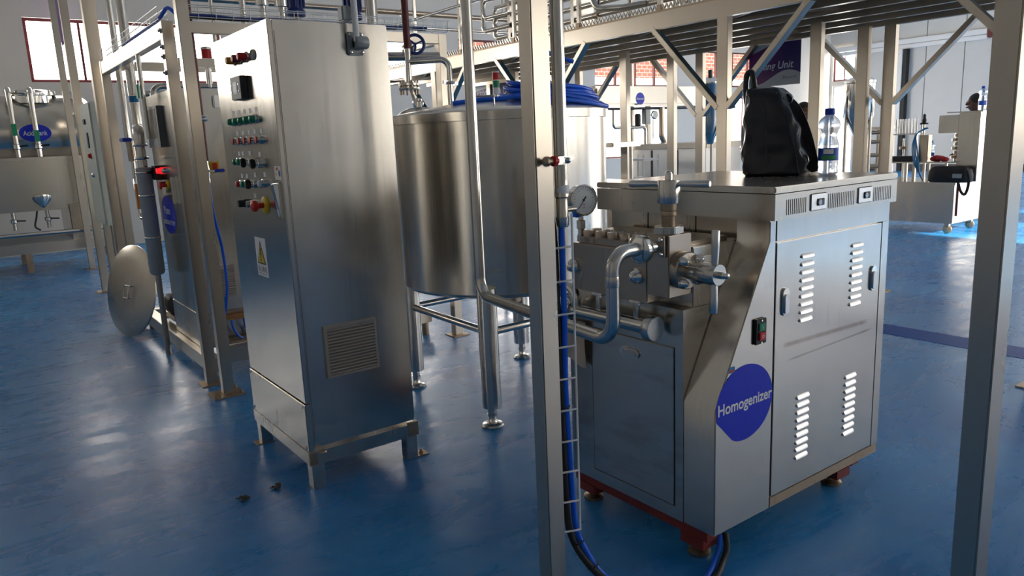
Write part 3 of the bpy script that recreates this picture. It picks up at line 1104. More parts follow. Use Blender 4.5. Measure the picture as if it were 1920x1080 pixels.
MB().torus(bc + bu * .005 + bv * -.06 + Vector((0, 0, .338)), bu + bv * .3, .020, .0035).build('ring', 'chrome', bag)
MB().torus(bc + bu * .045 + bv * -.03 + Vector((0, 0, .325)), bv + bu * .3, .024, .0035).build('ring', 'chrome', bag)
g = MB()
g.bar(bc + bu * -.03 + bv * -.07 + Vector((0, 0, .352)), bc + bu * .04 + bv * -.06 + Vector((0, 0, .322)), .03, .016)
g.build('flap_buckle', 'black', bag, bevel=.004)
# clear side pocket of the bag, with a bottle in it
MB().lathe(bc + bu * -.122 + bv * .03 + Vector((0, 0, .02)), (bu * -.08 + Vector((0, 0, 1))), [(.03, 0), (.035, .03), (.035, .16), (.028, .2), (.012, .225)], 20).build('side_pocket', 'grey_cast', bag)

# ================================================================ CONTROL CABINET
CX0, CX1, CY0, CY1 = 1.155, 1.722, 3.263, 4.075
cc = thing('control_cabinet', (1.44, 3.67, 0), 'tall stainless control cabinet with rows of switches and a lightning warning plate', 'cabinet')
MB().box(CX0 + .022, CX1, CY0 + .004, CY1, .205, 2.145).build('body', 'steel_panel', cc, bevel=.004)
MB().box(CX0 + .030, CX1 - .006, CY0, CY0 + .0035, .235, 2.100).build('side_panel', 'steel_panel', cc, bevel=.001)
dr_ = MB().box(CX0, CX0 + .020, CY0 - .002, CY1, .432, 2.145).build('door', 'steel_panel', cc, bevel=.003)
kp_ = MB().box(CX0 - .006, CX0 + .020, CY0 - .004, CY1, .192, .427).build('kick_panel', 'steel_h', cc, bevel=.003)
for y, z in ((CY0 + .03, .410), (CY1 - .02, .410), (CY0 + .03, .208), (CY1 - .02, .208)):
    MB().lathe((CX0 - .006, y, z), (-1, 0, 0), [(.008, 0), (.007, .004), (.001, .005)], 12).build('screw', 'chrome', kp_)
bf = MB()
for x0, x1, y0, y1 in ((CX0 - .008, CX0 + .045, CY0, CY1), (CX1 - .045, CX1 + .006, CY0, CY1), (CX0 + .045, CX1 - .045, CY0 - .012, CY0 + .045), (CX0 + .045, CX1 - .045, CY1 - .05, CY1)):
    bf.box(x0, x1, y0, y1, .126, .190)
bf.box(CX0 - .008, CX0 + .045, CY0 - .012, CY0, .126, .190).box(CX1 - .045, CX1 + .006, CY0 - .012, CY0, .126, .190)
bfo = bf.build('base_frame', 'steel_h', cc)
MB().lathe((1.205, 3.235, .190), (0, 0, 1), [(.02, 0), (.018, .006), (.001, .008)], 12).build('weld_bead', 'steel_rust', bfo)
MB().box(CX1 - .05, CX1 + .0075, CY0 - .0135, CY0 + .0, .128, .20).build('rust_corner', 'steel_rust', bfo)
MB().box(CX0 - .0095, CX0 + .03, CY0 - .0135, CY0 + .0, .128, .188).build('rust_corner', 'steel_rust', bfo)
for x, y, px, py in ((CX0, CY0 - .005, 0, -1), (CX1 - .062, CY0 - .005, 1, 0), (CX0, CY1 - .07, 0, 1), (CX1 - .062, CY1 - .07, 1, 0)):
    lg = MB().box(x, x + .062, y, y + .062, 0, .126).build('leg', 'steel', cc, bevel=.003)
    if px:
        fp = MB().box(x + .06, x + .125, y - .004, y + .066, 0, .006).build('foot_plate', 'steel_rust', lg)
        MB().lathe((x + .095, y + .03, .006), (0, 0, 1), [(.012, 0), (.012, .01), (.006, .011), (.006, .022)], 6).build('anchor_bolt', 'steel_rust', lg)
    if py == 1:
        MB().box(x - .03, x + .07, y - .004, y + .066, 0, .005).build('foot_plate', 'steel_rust', lg)
# louvre grille on the side
gx0, gx1, gz0, gz1 = 1.274, 1.540, .532, .780
vg = MB().box(gx0, gx1, CY0 - .003, CY0 + .0035, gz0, gz1).box(gx0, gx0 + .012, CY0 - .016, CY0 - .003, gz0, gz1).box(gx1 - .012, gx1, CY0 - .016, CY0 - .003, gz0, gz1).box(gx0 + .012, gx1 - .012, CY0 - .016, CY0 - .003, gz0, gz0 + .012).box(gx0 + .012, gx1 - .012, CY0 - .016, CY0 - .003, gz1 - .012, gz1).build('vent_grille', 'beige_vent', cc)
vs_ = None
for k in range(15):
    z = gz0 + .018 + k * .0151
    if vs_ is None:
        vs_ = MB().prism([(gx0 + .012, CY0 - .003, z + .010), (gx0 + .012, CY0 - .017, z + .0035), (gx0 + .012, CY0 - .017, z - .0035), (gx0 + .012, CY0 - .015, z - .0035), (gx0 + .012, CY0 - .014, z + .002), (gx0 + .012, CY0 - .003, z + .007)], (gx1 - gx0 - .024, 0, 0)).build('slat', 'beige_vent', vg)
    else:
        again(vs_, (0, 0, k * .0151))
# pendant bracket on the side
bk = MB().box(1.512, 1.590, CY0 - .020, CY0, 2.005, 2.105).build('arm_bracket', 'grey_cast', cc, bevel=.006)
for x in (1.523, 1.579):
    for z in (2.017, 2.093):
        MB().lathe((x, CY0 - .020, z), (0, -1, 0), [(.007, 0), (.006, .005), (.001, .006)], 10).build('screw', 'chrome', bk)
MB().lathe((1.530, CY0 - .05, 2.055), (1, 0, 0), [(.026, 0), (.028, .004), (.028, .056), (.026, .06)], 24).build('hinge_barrel', 'grey_cast', bk)
MB().box(1.530, 1.590, CY0 - .05, CY0 - .02, 2.03, 2.08).build('hinge_block', 'grey_cast', bk, bevel=.004)
MB().cyl((1.540, CY0 - .05, 2.06), (1.540, CY0 - .05, 3.2), .014, n=16).build('arm_tube', 'white_paint', bk)
MB().box(1.490, 1.535, CY0 - .03, CY0 + .02, 2.148, 2.215).build('junction_box', 'grey_cast', bk, bevel=.006)
# --- front controls; the door faces -X
FX = CX0


def knob_on(name, y, z, prof, mat, parent=None, n_=20, label=None):
    return MB().lathe((FX, y, z), (-1, 0, 0), prof, n_).build(name, mat, parent or dr_, label=label)


RING = [(.0165, 0), (.0165, .003), (.0145, .006), (.0130, .006)]
for y, mt, lb in ((3.742, 'orange', 'orange lamp'), (3.650, 'dark_red', 'dark red lamp'), (3.565, 'red', 'bright red lamp')):
    o = knob_on('indicator_lamp', y, 2.022, [(.020, 0), (.020, .006), (.0175, .007), (.0175, .036), (.015, .042), (.001, .044)], mt, label=lb)
    MB().lathe((FX, y, 2.022), (-1, 0, 0), [(.023, 0), (.023, .004), (.021, .005)], 24).build('bezel', 'chrome', o)
knob_on('blank_ring', 3.468, 2.020, [(.024, 0), (.024, .006), (.020, .010), (.019, .004), (.001, .004)], 'beige_plate')
# meter box
mt_ = MB().box(FX - .030, FX, 3.600, 3.745, 1.838, 1.944).build('meter_box', 'dark_metal', dr_, bevel=.003)
MB().box(FX - .033, FX - .030, 3.602, 3.743, 1.840, 1.942).build('bezel', 'beige_plate', mt_)
MB().box(FX - .0345, FX - .033, 3.640, 3.712, 1.862, 1.920).build('display_frame', 'dark_metal', mt_)
MB().box(FX - .0355, FX - .0345, 3.648, 3.704, 1.868, 1.914).build('display', 'dial', mt_)
for y in (3.622, 3.728):
    for z in (1.875, 1.905):
        MB().lathe((FX - .033, y, z), (-1, 0, 0), [(.006, 0), (.005, .003)], 10).build('key', 'chrome', mt_)


def tag_plate(y, z, par):
    MB().box(FX - .001, FX, y - .014, y + .014, z, z + .022).build('tag_plate', 'white_print', par)


for k in range(5):
    y = 3.861 - .084 * k
    o = knob_on('green_lamp', y, 1.743, [(.019, 0), (.019, .010), (.017, .012), (.016, .026), (.010, .033), (.001, .034)], 'green')
    MB().lathe((FX, y, 1.743), (-1, 0, 0), [(.0205, .001), (.0205, .008), (.0195, .009)], 20).build('bezel', 'chrome', o)
    tag_plate(y - .01, 1.772, o)
for k in range(5):
    y = 3.836 - .088 * k
    o = knob_on('push_button', y, 1.648, [(.019, 0), (.019, .012), (.016, .013), (.016, .022), (.001, .023)], 'chrome')
    MB().lathe((FX, y, 1.648), (-1, 0, 0), [(.0155, .022), (.0155, .028), (.001, .029)], 18).build('button_cap', 'red', o)
    tag_plate(y - .01, 1.676, o)


def selector(y, z):
    o = knob_on('selector_switch', y, z, [(.020, 0), (.020, .012), (.017, .014), (.016, .024), (.001, .024)], 'chrome')
    MB().box(FX - .046, FX - .023, y - .008, y + .008, z - .022, z + .022).build('lever', 'black', o, bevel=.004)
    tag_plate(y - .012, z + .032, o)


def button(y, z, mt):
    o = knob_on('push_button', y, z, [(.019, 0), (.019, .012), (.016, .013), (.016, .020), (.001, .021)], 'chrome')
    MB().lathe((FX, y, z), (-1, 0, 0), [(.0155, .020), (.0155, .030), (.012, .033), (.001, .034)], 18).build('button_cap', mt, o)
    tag_plate(y - .01, z + .028, o)


button(3.847, 1.549, 'green')
button(3.790, 1.549, 'green')
selector(3.680, 1.545)
selector(3.540, 1.540)
button(3.838, 1.440, 'red')
button(3.760, 1.440, 'green')
selector(3.640, 1.444)
button(3.498, 1.450, 'white_print')
o = knob_on('key_switch', 3.800, 1.345, [(.021, 0), (.021, .012), (.018, .016), (.018, .040), (.015, .044), (.001, .044)], 'black')
o = knob_on('selector_switch', 3.700, 1.345, [(.019, 0), (.019, .014), (.016, .016), (.016, .034), (.001, .035)], 'chrome')
tag_plate(3.66, 1.375, o)
es = knob_on('emergency_stop', 3.520, 1.347, [(.041, 0), (.041, .008), (.038, .010), (.018, .011)], 'yellow', n_=32)
MB().lathe((FX, 3.520, 1.347), (-1, 0, 0), [(.013, .01), (.013, .035), (.024, .042), (.028, .052), (.026, .062), (.015, .068), (.001, .069)], 28).build('mushroom_head', 'red', es)
# door handle and maker's plate
hd_ = MB().box(FX - .008, FX, 3.293, 3.325, 1.290, 1.462).build('door_handle', 'chrome', dr_, bevel=.003)
MB().prism([(FX - .008, 3.296, 1.455), (FX - .034, 3.298, 1.452), (FX - .030, 3.300, 1.425), (FX - .012, 3.300, 1.305), (FX - .008, 3.296, 1.300)], (0, .024, 0)).build('lever', 'chrome', hd_, bevel=.003)
ml_ = MB().box(FX - .0012, FX, 3.268, 3.348, 1.468, 1.528).build('maker_plate', 'aluminium', dr_)
MB().box(FX - .0018, FX - .0012, 3.303, 3.325, 1.510, 1.523).build('red_mark', 'red', ml_)
disc((FX - .0012, 3.288, 1.497), (-1, 0, 0), .010, .0006, ry=.014).build('blue_mark', 'blue_cap', ml_)
MB().prism([(FX - .0012, 3.338, 1.488), (FX - .0012, 3.322, 1.488), (FX - .0012, 3.330, 1.504)], (-.0006, 0, 0)).build('yellow_mark', 'yellow', ml_)
# warning plate
wp = MB().box(FX - .0015, FX, 3.585, 3.740, .990, 1.182).build('warning_plate', 'white_print', dr_)
MB().prism([(FX - .0016, 3.7225, 1.052), (FX - .0016, 3.6025, 1.052), (FX - .0016, 3.6625, 1.168)], (-.0006, 0, 0)).build('triangle_border', 'black', wp)
MB().prism([(FX - .0023, 3.710, 1.058), (FX - .0023, 3.615, 1.058), (FX - .0023, 3.6625, 1.154)], (-.0006, 0, 0)).build('triangle', 'yellow', wp)
MB().prism([(FX - .003, 3.6625 - a, 1.058 + c) for a, c in ((-.004, .072), (.008, .072), (.001, .048), (.010, .048), (-.003, .014), (.002, .016), (-.006, .002), (-.012, .018), (-.007, .015), (-.001, .040), (-.010, .040))], (-.0005, 0, 0)).build('lightning_bolt', 'black', wp)
lettering('当心触电', (FX - .0016, 3.6625, 1.027), (0, -1, 0), (0, 0, 1), .030, 'black', wp, width=.125)
lettering('Danger! electric shock', (FX - .0016, 3.6625, 1.003), (0, -1, 0), (0, 0, 1), .008, 'black', wp, width=.12)

# ================================================================ OPEN BUFFER TANK
TX, TY, TR = 2.74, 3.83, .655
tk_ = thing('buffer_tank', (TX, TY, 0), 'large round stainless buffer tank on four round legs', 'tank')
MB().lathe((TX, TY, .735), (0, 0, 1), [(.25, -.06), (.45, -.035), (.60, -.010), (.635, .0), (TR, .02), (TR, .96), (TR + .001, 1.0)], 72).build('shell', 'steel_tank', tk_)
lidm = MB().lathe((TX, TY, 1.706), (0, 0, 1), [(TR + .004, 0), (TR + .016, .002), (TR + .016, .048), (TR + .008, .054), (.55, .075), (.30, .115), (.12, .14), (.001, .145)], 72).build('cover', 'steel_tank', tk_)
MB().tube(fillet([(2.33, 3.55, 1.775), (2.33, 3.55, 1.84), (2.46, 3.47, 1.84), (2.46, 3.47, 1.775)], .012, 4), .0055, 8).build('lid_handle', 'chrome', lidm)
dmn = Vector((2.45, 4.33, 0))
MB().lathe((2.45, 4.28, 1.765), (0, 0, 1), [(.13, 0), (.135, .02), (.12, .035), (.07, .055), (.015, .062), (.012, .095), (.02, .10), (.02, .112), (.001, .114)], 32).build('manway_dome', 'steel_tank', lidm)
lgm = None
for x, y in ((2.262, 3.352), (2.29, 4.28), (3.21, 4.32), (3.21, 3.36)):
    if lgm is None:
        q0 = Vector((x, y, 0))
        lgm = MB().lathe((x, y, 0), (0, 0, 1), [(.056, .115), (.056, .78), (.054, .80)], 32).build('leg', 'pipe', tk_)
        ftm = MB().lathe((x, y, 0), (0, 0, 1), [(.062, 0), (.064, .006), (.058, .014), (.034, .018), (.030, .022), (.024, .03), (.024, .06), (.028, .062), (.028, .075), (.024, .078), (.024, .1151)], 28).build('foot', 'pipe', tk_)
    else:
        again(lgm, Vector((x, y, 0)) - q0)
        again(ftm, Vector((x, y, 0)) - q0)
# pad where the front leg is welded to the shell
def shell_pad(a0, a1, z0, z1, off, name):
    vs, fs = [], []
    nn = 10
    for rr in (TR + .0005, TR + off):
        for z in (z0, z1):
            for i in range(nn + 1):
                a = a0 + (a1 - a0) * i / nn
                vs.append((TX + rr * math.cos(a), TY + rr * math.sin(a), z))
    N1 = nn + 1
    for i in range(nn):
        fs += [(2 * N1 + i, 2 * N1 + i + 1, 3 * N1 + i + 1, 3 * N1 + i), (i, N1 + i, N1 + i + 1, i + 1),
               (i, i + 1, 2 * N1 + i + 1, 2 * N1 + i), (N1 + i, 3 * N1 + i, 3 * N1 + i + 1, N1 + i + 1)]
    fs += [(0, 2 * N1, 3 * N1, N1), (nn, N1 + nn, 3 * N1 + nn, 2 * N1 + nn)]
    MB().add(vs, fs).build(name, 'steel_tank', tk_)


a_ = math.atan2(3.352 - TY, 2.262 - TX)
shell_pad(a_ - .16, a_ + .16, .76, .895, .006, 'leg_pad')
shell_pad(a_ - .115, a_ + .115, .77, .875, .012, 'leg_pad')
for p0, p1 in (((2.262, 3.352), (2.29, 4.28)), ((2.29, 4.28), (3.21, 4.32)), ((3.21, 4.32), (3.21, 3.36)), ((3.21, 3.36), (2.262, 3.352))):
    MB().cyl((*p0, .55), (*p1, .55), .022, n=16).build('brace_tube', 'pipe', tk_)
MB().cyl((TX, TY, .64), (TX, TY, .70), .03).build('outlet_stub', 'pipe', tk_)
MB().torus((TX, TY, .63), (0, 0, 1), .036, .011).build('outlet_clamp', 'chrome', tk_)
MB().lathe((TX - .02, TY - .1, .60), (0, 0, 1), [(.05, 0), (.05, .03)], 20).build('outlet_valve', 'steel_pump', tk_)
MB().box(2.09, 2.125, 4.02, 4.05, 1.52, 1.56).build('shell_clip', 'steel', tk_)

# blue hose coiled on the tank cover
def cover_z(x, y):
    r_ = math.hypot(x - TX, y - TY)
    pr = ((0, 1.851), (.12, 1.846), (.30, 1.821), (.55, 1.781), (.663, 1.760), (9, 1.760))
    for (a0, z0), (a1, z1) in zip(pr, pr[1:]):
        if r_ <= a1:
            return z0 + (z1 - z0) * (r_ - a0) / (a1 - a0)


hc = []
for k in range(15 * 30 + 1):
    t = k / 30
    a = 2 * math.pi * t - .3
    rr = .27 + .018 * math.sin(t * 2.1) + .02 * math.sin(t * 5.7)
    lay = int(t) % 4
    row = int(t) // 4
    lift = .0055 * t + .005 * (1 + math.sin(a + row)) + .003 * (1 + math.sin(3 * a + t))
    if t > 13:
        rr += .11 * min(1, (t - 13))
        lift = lift * max(0, 14 - t) + .004 * (1 + math.sin(a * 2))
    hx0, hy0 = 2.99 + rr * .95 * math.cos(a) + .02 * math.sin(t), 3.60 + rr * .72 * math.sin(a)
    hc.append((hx0, hy0, cover_z(hx0, hy0) + .0125 + lift))
hs = thing('hose_coil', (2.93, 3.6, 1.8), 'bright blue plastic hose coiled in loose loops on the tank cover', 'hose')
MB().tube(hc, .0125, 8).build('hose_loops', 'blue_hose', hs, angle=70)
MB().tube(smooth_path([(2.36, 3.74, 1.816), (2.50, 3.66, 1.832), (2.62, 3.55, 1.835), (2.76, 3.50, 1.872), (2.88, 3.45, 1.885)]), .0125, 8).build('hose_end', 'blue_hose', hs, angle=70)
MB().tube(smooth_path([(2.95, 3.36, 2.02), (2.84, 3.40, 2.06), (2.74, 3.46, 2.12), (2.68, 3.5, 2.18)]), .0125, 8).build('hose_end', 'blue_hose', hs, angle=70)

# ================================================================ NEAR POSTS WITH CABLES
px, py = 1.436, 1.820
post = thing('support_post', (px, py, 0), 'square stainless post with a wire cable ladder beside the homogenizer', 'post')
MB().box(px, px + .070, py, py + .066, .008, 3.6).build('upright', 'steel_post', post, bevel=.004)
MB().box(px - .05, px + .12, py - .05, py + .115, 0, .008).build('foot_plate', 'steel_rust', post)
rp_ = thing('support_post', (1.905, .700, 0), 'bare square stainless post standing apart from the machines', 'post')
MB().box(1.905, 1.981, .700, .759, .008, 3.6).build('upright', 'steel_post', rp_, bevel=.004)
MB().box(1.86, 2.03, .65, .82, 0, .008).build('foot_plate', 'steel_rust', rp_)

wx, wy = 1.548, 1.812
cl_ = thing('cable_ladder', (wx, wy, .3), 'white wire cable ladder fixed down the side of the post', 'cable ladder')
MB().cyl((wx + .012, wy - .008, .262), (wx + .012, wy - .008, 1.36), .0036, n=8).build('rail_wire', 'white_paint', cl_)
rg = None
for k in range(10):
    z = .265 + .110 * k
    if rg is None:
        rg = MB().tube([(px + .071, py + .010, z - .004), (wx, wy - .006, z), (wx + .012, wy - .008, z)], .0036, 8).build('rung', 'white_paint', cl_)
    else:
        again(rg, (0, 0, .110 * k))
cx_, cy_ = 1.522, 1.832
bpath = smooth_path([(cx_ + .018, cy_, 1.318), (cx_ + .018, cy_, 1.0), (cx_ + .014, cy_, .78), (cx_ + .022, cy_, .55), (cx_ + .034, cy_ + .002, .36), (cx_ + .042, cy_ - .004, .255), (cx_ + .062, cy_ - .032, .17), (1.625, 1.765, .085), (1.690, 1.690, .025), (1.780, 1.600, .014), (1.900, 1.572, .014), (2.000, 1.60, .014), (2.080, 1.640, .014), (2.120, 1.652, .045), (2.135, 1.662, .092)])
tag(MB().tube(bpath, .0105, 10).build('blue_air_hose', 'blue_hose', angle=70), 'blue hose running down the cable ladder to the homogenizer foot', 'hose')
kpath = smooth_path([(cx_ + .002, cy_ + .042, 2.9), (cx_ + .002, cy_ + .042, 1.55), (cx_ + .001, cy_ + .020, 1.27), (cx_ + .001, cy_ + .012, .9), (cx_ + .002, cy_ + .006, .6), (cx_ + .012, cy_ + .012, .36), (cx_ + .020, cy_ + .008, .255), (cx_ + .040, cy_ - .022, .17), (1.600, 1.750, .095), (1.668, 1.675, .030), (1.770, 1.574, .0145), (1.90, 1.545, .0145), (2.01, 1.573, .0145), (2.095, 1.615, .0145), (2.140, 1.632, .045), (2.160, 1.655, .092)])
tag(MB().tube(kpath, .0125, 10).build('black_cable', 'black_rubber', angle=70), 'thick black cable bundled beside the blue hose', 'cable')
for k, (i0, a_) in enumerate(((18, 1), (44, 1), (52, 1))):
    p_ = bpath[i0]
    q_ = kpath[min(len(kpath) - 1, max(0, min(range(len(kpath)), key=lambda t_: (kpath[t_] - p_).length)))]
    d_ = (bpath[i0 + 1] - bpath[i0]).normalized()
    tag(MB().torus((p_ + q_) / 2, d_, .020, .0025, 20, 6).build('cable_tie', 'black'), ('black cable tie round hose and cable among the ladder rungs', 'black cable tie round hose and cable below the last ladder rung', 'black cable tie round hose and cable near the floor bend')[k], 'cable tie', 'cable ties')

# water pipe with a clamp and reducer beside the post
wp_ = thing('service_pipe', (1.55, 1.87, 1.3), 'vertical steel service pipe with a red-handled clamp and reducer', 'pipe')
vx, vy = 1.540, 1.825
MB().cyl((vx, vy, 1.470), (vx, vy, 3.6), .0215, n=24).build('upper_tube', 'pipe', wp_)
MB().lathe((vx, vy, 1.318), (0, 0, 1), [(.017, 0), (.020, .006), (.021, .02), (.022, .03), (.019, .034), (.019, .092), (.023, .096), (.023, .108), (.021, .112), (.021, .152)], 24).build('reducer', 'steel', wp_)
MB().lathe((vx, vy, 1.420), (.1, 0, 1), [(.0222, 0), (.0232, .006), (.0232, .026), (.0222, .032)], 24).build('tape_wrap', 'white_print', wp_)
cm = MB().box(vx - .040, vx + .036, vy - .034, vy - .012, 1.516, 1.541).build('pipe_clamp', 'chrome', wp_, bevel=.006)
MB().sphere((vx, vy - .034, 1.528), .010).build('clamp_screw', 'chrome', cm)
MB().lathe((vx - .040, vy - .023, 1.528), (-1, 0, 0), [(.016, 0), (.016, .012), (.014, .014)], 18).build('red_ring', 'red', cm)
MB().lathe((vx - .054, vy - .023, 1.528), (-1, -.1, 0), [(.009, 0), (.009, .02), (.014, .022), (.014, .030), (.008, .034)], 16).build('valve_stub', 'steel_rust', cm)
MB().cyl((vx + .018, vy, 1.372), (vx + .055, vy, 1.372), .008).build('side_nipple', 'steel_pump', wp_)

# small dry leaves on the floor
for i, (x, y) in enumerate(((1.03, 3.41), (.86, 3.39))):
    g = MB()
    for k in range(9):
        a, b_ = random.uniform(0, 6.28), random.uniform(.005, .022)
        p = Vector((x + b_ * math.cos(a), y + b_ * math.sin(a), .004))
        g.bar(p, p + Vector((math.cos(a + 1) * .022, math.sin(a + 1) * .022, .006)), .010, .003)
    tag(g.build('dry_leaf', 'dry_leaf'), ('larger crumpled dry leaf on the floor by the cabinet leg', 'small crumpled dry leaf on the open blue floor')[i], 'leaf')

# ================================================================ MEZZANINE
mz = thing('mezzanine', (6.0, 5.0, 0), 'steel mezzanine platform on braced posts with a serrated grating edge', 'platform')
ZB, ZT, YA, YZ = 2.465, 2.60, 1.40, 10.6
MB().box(5.0, 5.06, YA, YZ, ZB, ZT).build('edge_beam', 'steel_post', mz, bevel=.003)
MB().box(7.02, 7.08, YA, YZ, ZB, ZT).build('edge_beam', 'steel_post', mz, bevel=.003)
js = None
for x in (5.42, 5.82, 6.22, 6.62):
    if js is None:
        js = MB().box(x, x + .05, YA, YZ, ZB + .005, ZT - .005).build('joist', 'steel_post', mz)
    else:
        again(js, (x - 5.42, 0, 0))
tie = None
k = 0
y = YA
while y < YZ:
    if tie is None:
        tie = MB().bar((5.06, y, ZB + .05), (5.42, y + .75, ZB + .05), .025, .03).build('deck_tie', 'steel_post', mz)
        tie2 = MB().bar((5.47, y + .75, ZB + .05), (5.82, y, ZB + .05), .025, .03).build('deck_tie', 'steel_post', mz)
    else:
        again(tie, (0, 1.02 * k, 0))
        again(tie2, (0, 1.02 * k, 0))
    k += 1
    y += 1.02
MB().box(5.03, 7.05, YA, YZ, ZT, ZT + .012).build('deck_plate', 'steel_post', mz)
MB().box(5.0, 5.012, YA, YZ, ZT, ZT + .016).build('deck_angle', 'steel_rust', mz)
g = MB()
y = YA
while y < YZ:
    g.bar((5.012, y, ZT + .015), (5.012, y + .028, ZT + .062), .010, .014, (1, 0, 0))
    g.bar((5.035, y, ZT + .062), (5.035, y + .028, ZT + .015), .008, .010, (1, 0, 0))
    y += .046
gr = g.build('grating', 'steel', mz)
gr['kind'] = 'stuff'
for x, y in ((5.0, 3.872), (5.0, 6.21), (5.0, 1.55), (5.0, 8.30), (6.12, 3.768), (6.86, 3.755), (7.02, 3.59), (5.94, 5.915), (6.64, 5.872), (7.02, 5.778), (7.02, 7.87), (6.1, 8.1), (7.02, 1.6), (7.02, 10.0)):
    p = MB().box(x, x + .062, y, y + .104, .008, ZB).build('post', 'steel_post', mz, bevel=.003)
    MB().box(x - .04, x + .10, y - .04, y + .145, 0, .008).build('foot_plate', 'steel_rust', p)


def brace(x, y, s, mat='steel_post'):
    MB().bar((x + .03, y + s * .74, ZB + .01), (x + .03, y + s * .045, 1.775), .045, .068, (1, 0, 0)).build('brace', mat, mz, bevel=.002)


for y in (3.924, 6.262, 1.60, 8.352):
    brace(5.0, y, 1)
    brace(5.0, y, -1)
for y in (3.642, 5.83, 7.92, 1.65):
    brace(7.02, y, 1)
    brace(7.02, y, -1)
rpz = None
for y in (5.617, 4.585, 6.65, 7.70, 8.75, 3.5, 2.5):
    if rpz is None:
        rpz = MB().box(5.005, 5.04, y - .018, y + .018, ZT + .016, 3.65).build('rail_post', 'steel', mz, bevel=.002)
        rbz = MB().box(4.998, 5.045, y - .022, y + .022, ZT, ZT + .06).build('rail_foot', 'steel_rust', mz)
        y00 = y
    else:
        again(rpz, (0, y - y00, 0))
        again(rbz, (0, y - y00, 0))
for z in (3.15, 3.65):
    MB().cyl((5.02, YA, z), (5.02, YZ, z), .018, n=12).build('hand_rail', 'steel', mz)

# tubular heat exchanger lying on the deck
hx = thing('tube_heat_exchanger', (5.5, 6.2, ZT), 'bank of polished steel tubes with U bends on the mezzanine deck', 'heat exchanger')
for i in range(4):
    z = 2.78 + .115 * i
    MB().cyl((5.42, 3.2, z), (5.42, 7.50, z), .026, n=14).build('tube', 'pipe', hx)
    MB().cyl((5.62, 3.2, z + .05), (5.62, 7.35, z + .05), .026, n=14).build('tube', 'pipe', hx)
for i in range(3):
    z = 2.78 + .115 * i
    MB().tube([(5.42, 7.50 + .0575 * math.sin(t), z + .0575 - .0575 * math.cos(t)) for t in [math.pi * j / 8 for j in range(9)]], .026, 12).build('u_bend', 'pipe', hx)
MB().tube(fillet([(5.385, 7.20, 2.88), (5.385, 7.74, 2.88), (5.385, 7.74, 3.30), (5.385, 7.225, 3.30), (5.385, 7.225, 3.20)], .06), .026, 12).build('loop_pipe', 'pipe', hx)
MB().tube(fillet([(5.37, 7.20, 3.02), (5.345, 7.66, 3.02), (5.345, 7.66, 3.22), (5.37, 7.2, 3.20)], .05), .022, 12).build('loop_pipe', 'pipe', hx)
for y in (3.6, 4.9, 6.1, 7.2):
    MB().box(5.38, 5.66, y, y + .05, ZT + .012, 3.22).build('tube_rack', 'steel', hx)
MB().tube(fillet([(5.25, 5.95, 3.5), (5.25, 5.62, 2.80), (5.30, 5.30, 2.77), (5.40, 5.1, 2.78)], .12), .030, 14).build('feed_pipe', 'pipe', hx)
for y, z in ((5.15, 2.895), (5.28, 3.01), (4.85, 2.895), (5.75, 2.78)):
    o = MB().lathe((5.42, y, z), (0, 1, 0), [(.03, 0), (.045, .005), (.045, .03), (.03, .035), (.03, .09)], 16).build('valve', 'steel_pump', hx)
    MB().bar((5.40, y + .02, z + .03), (5.35, y - .06, z + .12), .014, .014).build('lever', 'dark_metal', o)
for y in (4.62, 4.66, 4.70, 4.74, 4.78):
    MB().cyl((5.42, y, ZT + .012), (5.42, y, 2.86), .012, n=8).build('riser', 'pipe', hx)

# banners under the platform
b2 = thing('banner', (7.09, 4.95, 2.0), 'purple and white vinyl banner reading Filling Unit under the platform', 'banner')
MB().box(7.086, 7.090, 4.58, 5.20, 2.03, 2.465).build('sheet', 'banner_print', b2)
lettering('Filling Unit', (7.085, 4.885, 2.225), (0, -1, 0), (0, 0, 1), .098, 'white_print', b2, width=.45, bold=.012, shear=.15)
lettering('Beyond', (7.085, 4.705, 2.105), (0, -1, 0), (0, 0, 1), .040, 'grey_print', b2, width=.15)
b1 = thing('banner', (7.0, 9.8, 2.1), 'purple and white vinyl banner reading Production Unit by the signal lamp', 'banner')
MB().box(7.086, 7.09, 9.35, 10.52, 2.07, 2.466).build('sheet', 'banner_print', b1)
lettering('Production Unit', (7.085, 9.97, 2.36), (0, -1, 0), (0, 0, 1), .13, 'white_print', b1, width=.98, bold=.01)
lettering('Beyond', (7.085, 9.56, 2.16), (0, -1, 0), (0, 0, 1), .05, 'grey_print', b1, width=.22)
pn = thing('pennant', (1.9, 14.9, 3.2), 'faded purple pennant hanging before the end window', 'pennant')
MB().prism([(1.72, 14.9, 4.9), (1.98, 14.9, 4.9), (1.90, 14.9, 4.0), (1.83, 14.9, 3.50), (1.78, 14.9, 3.44), (1.77, 14.9, 4.0)], (0, .006, 0)).build('cloth', 'pennant_cloth', pn)
MB().cyl((1.85, 14.903, 4.88), (1.85, 14.903, ZC), .006, n=6).build('cord', 'grey_cast', pn)

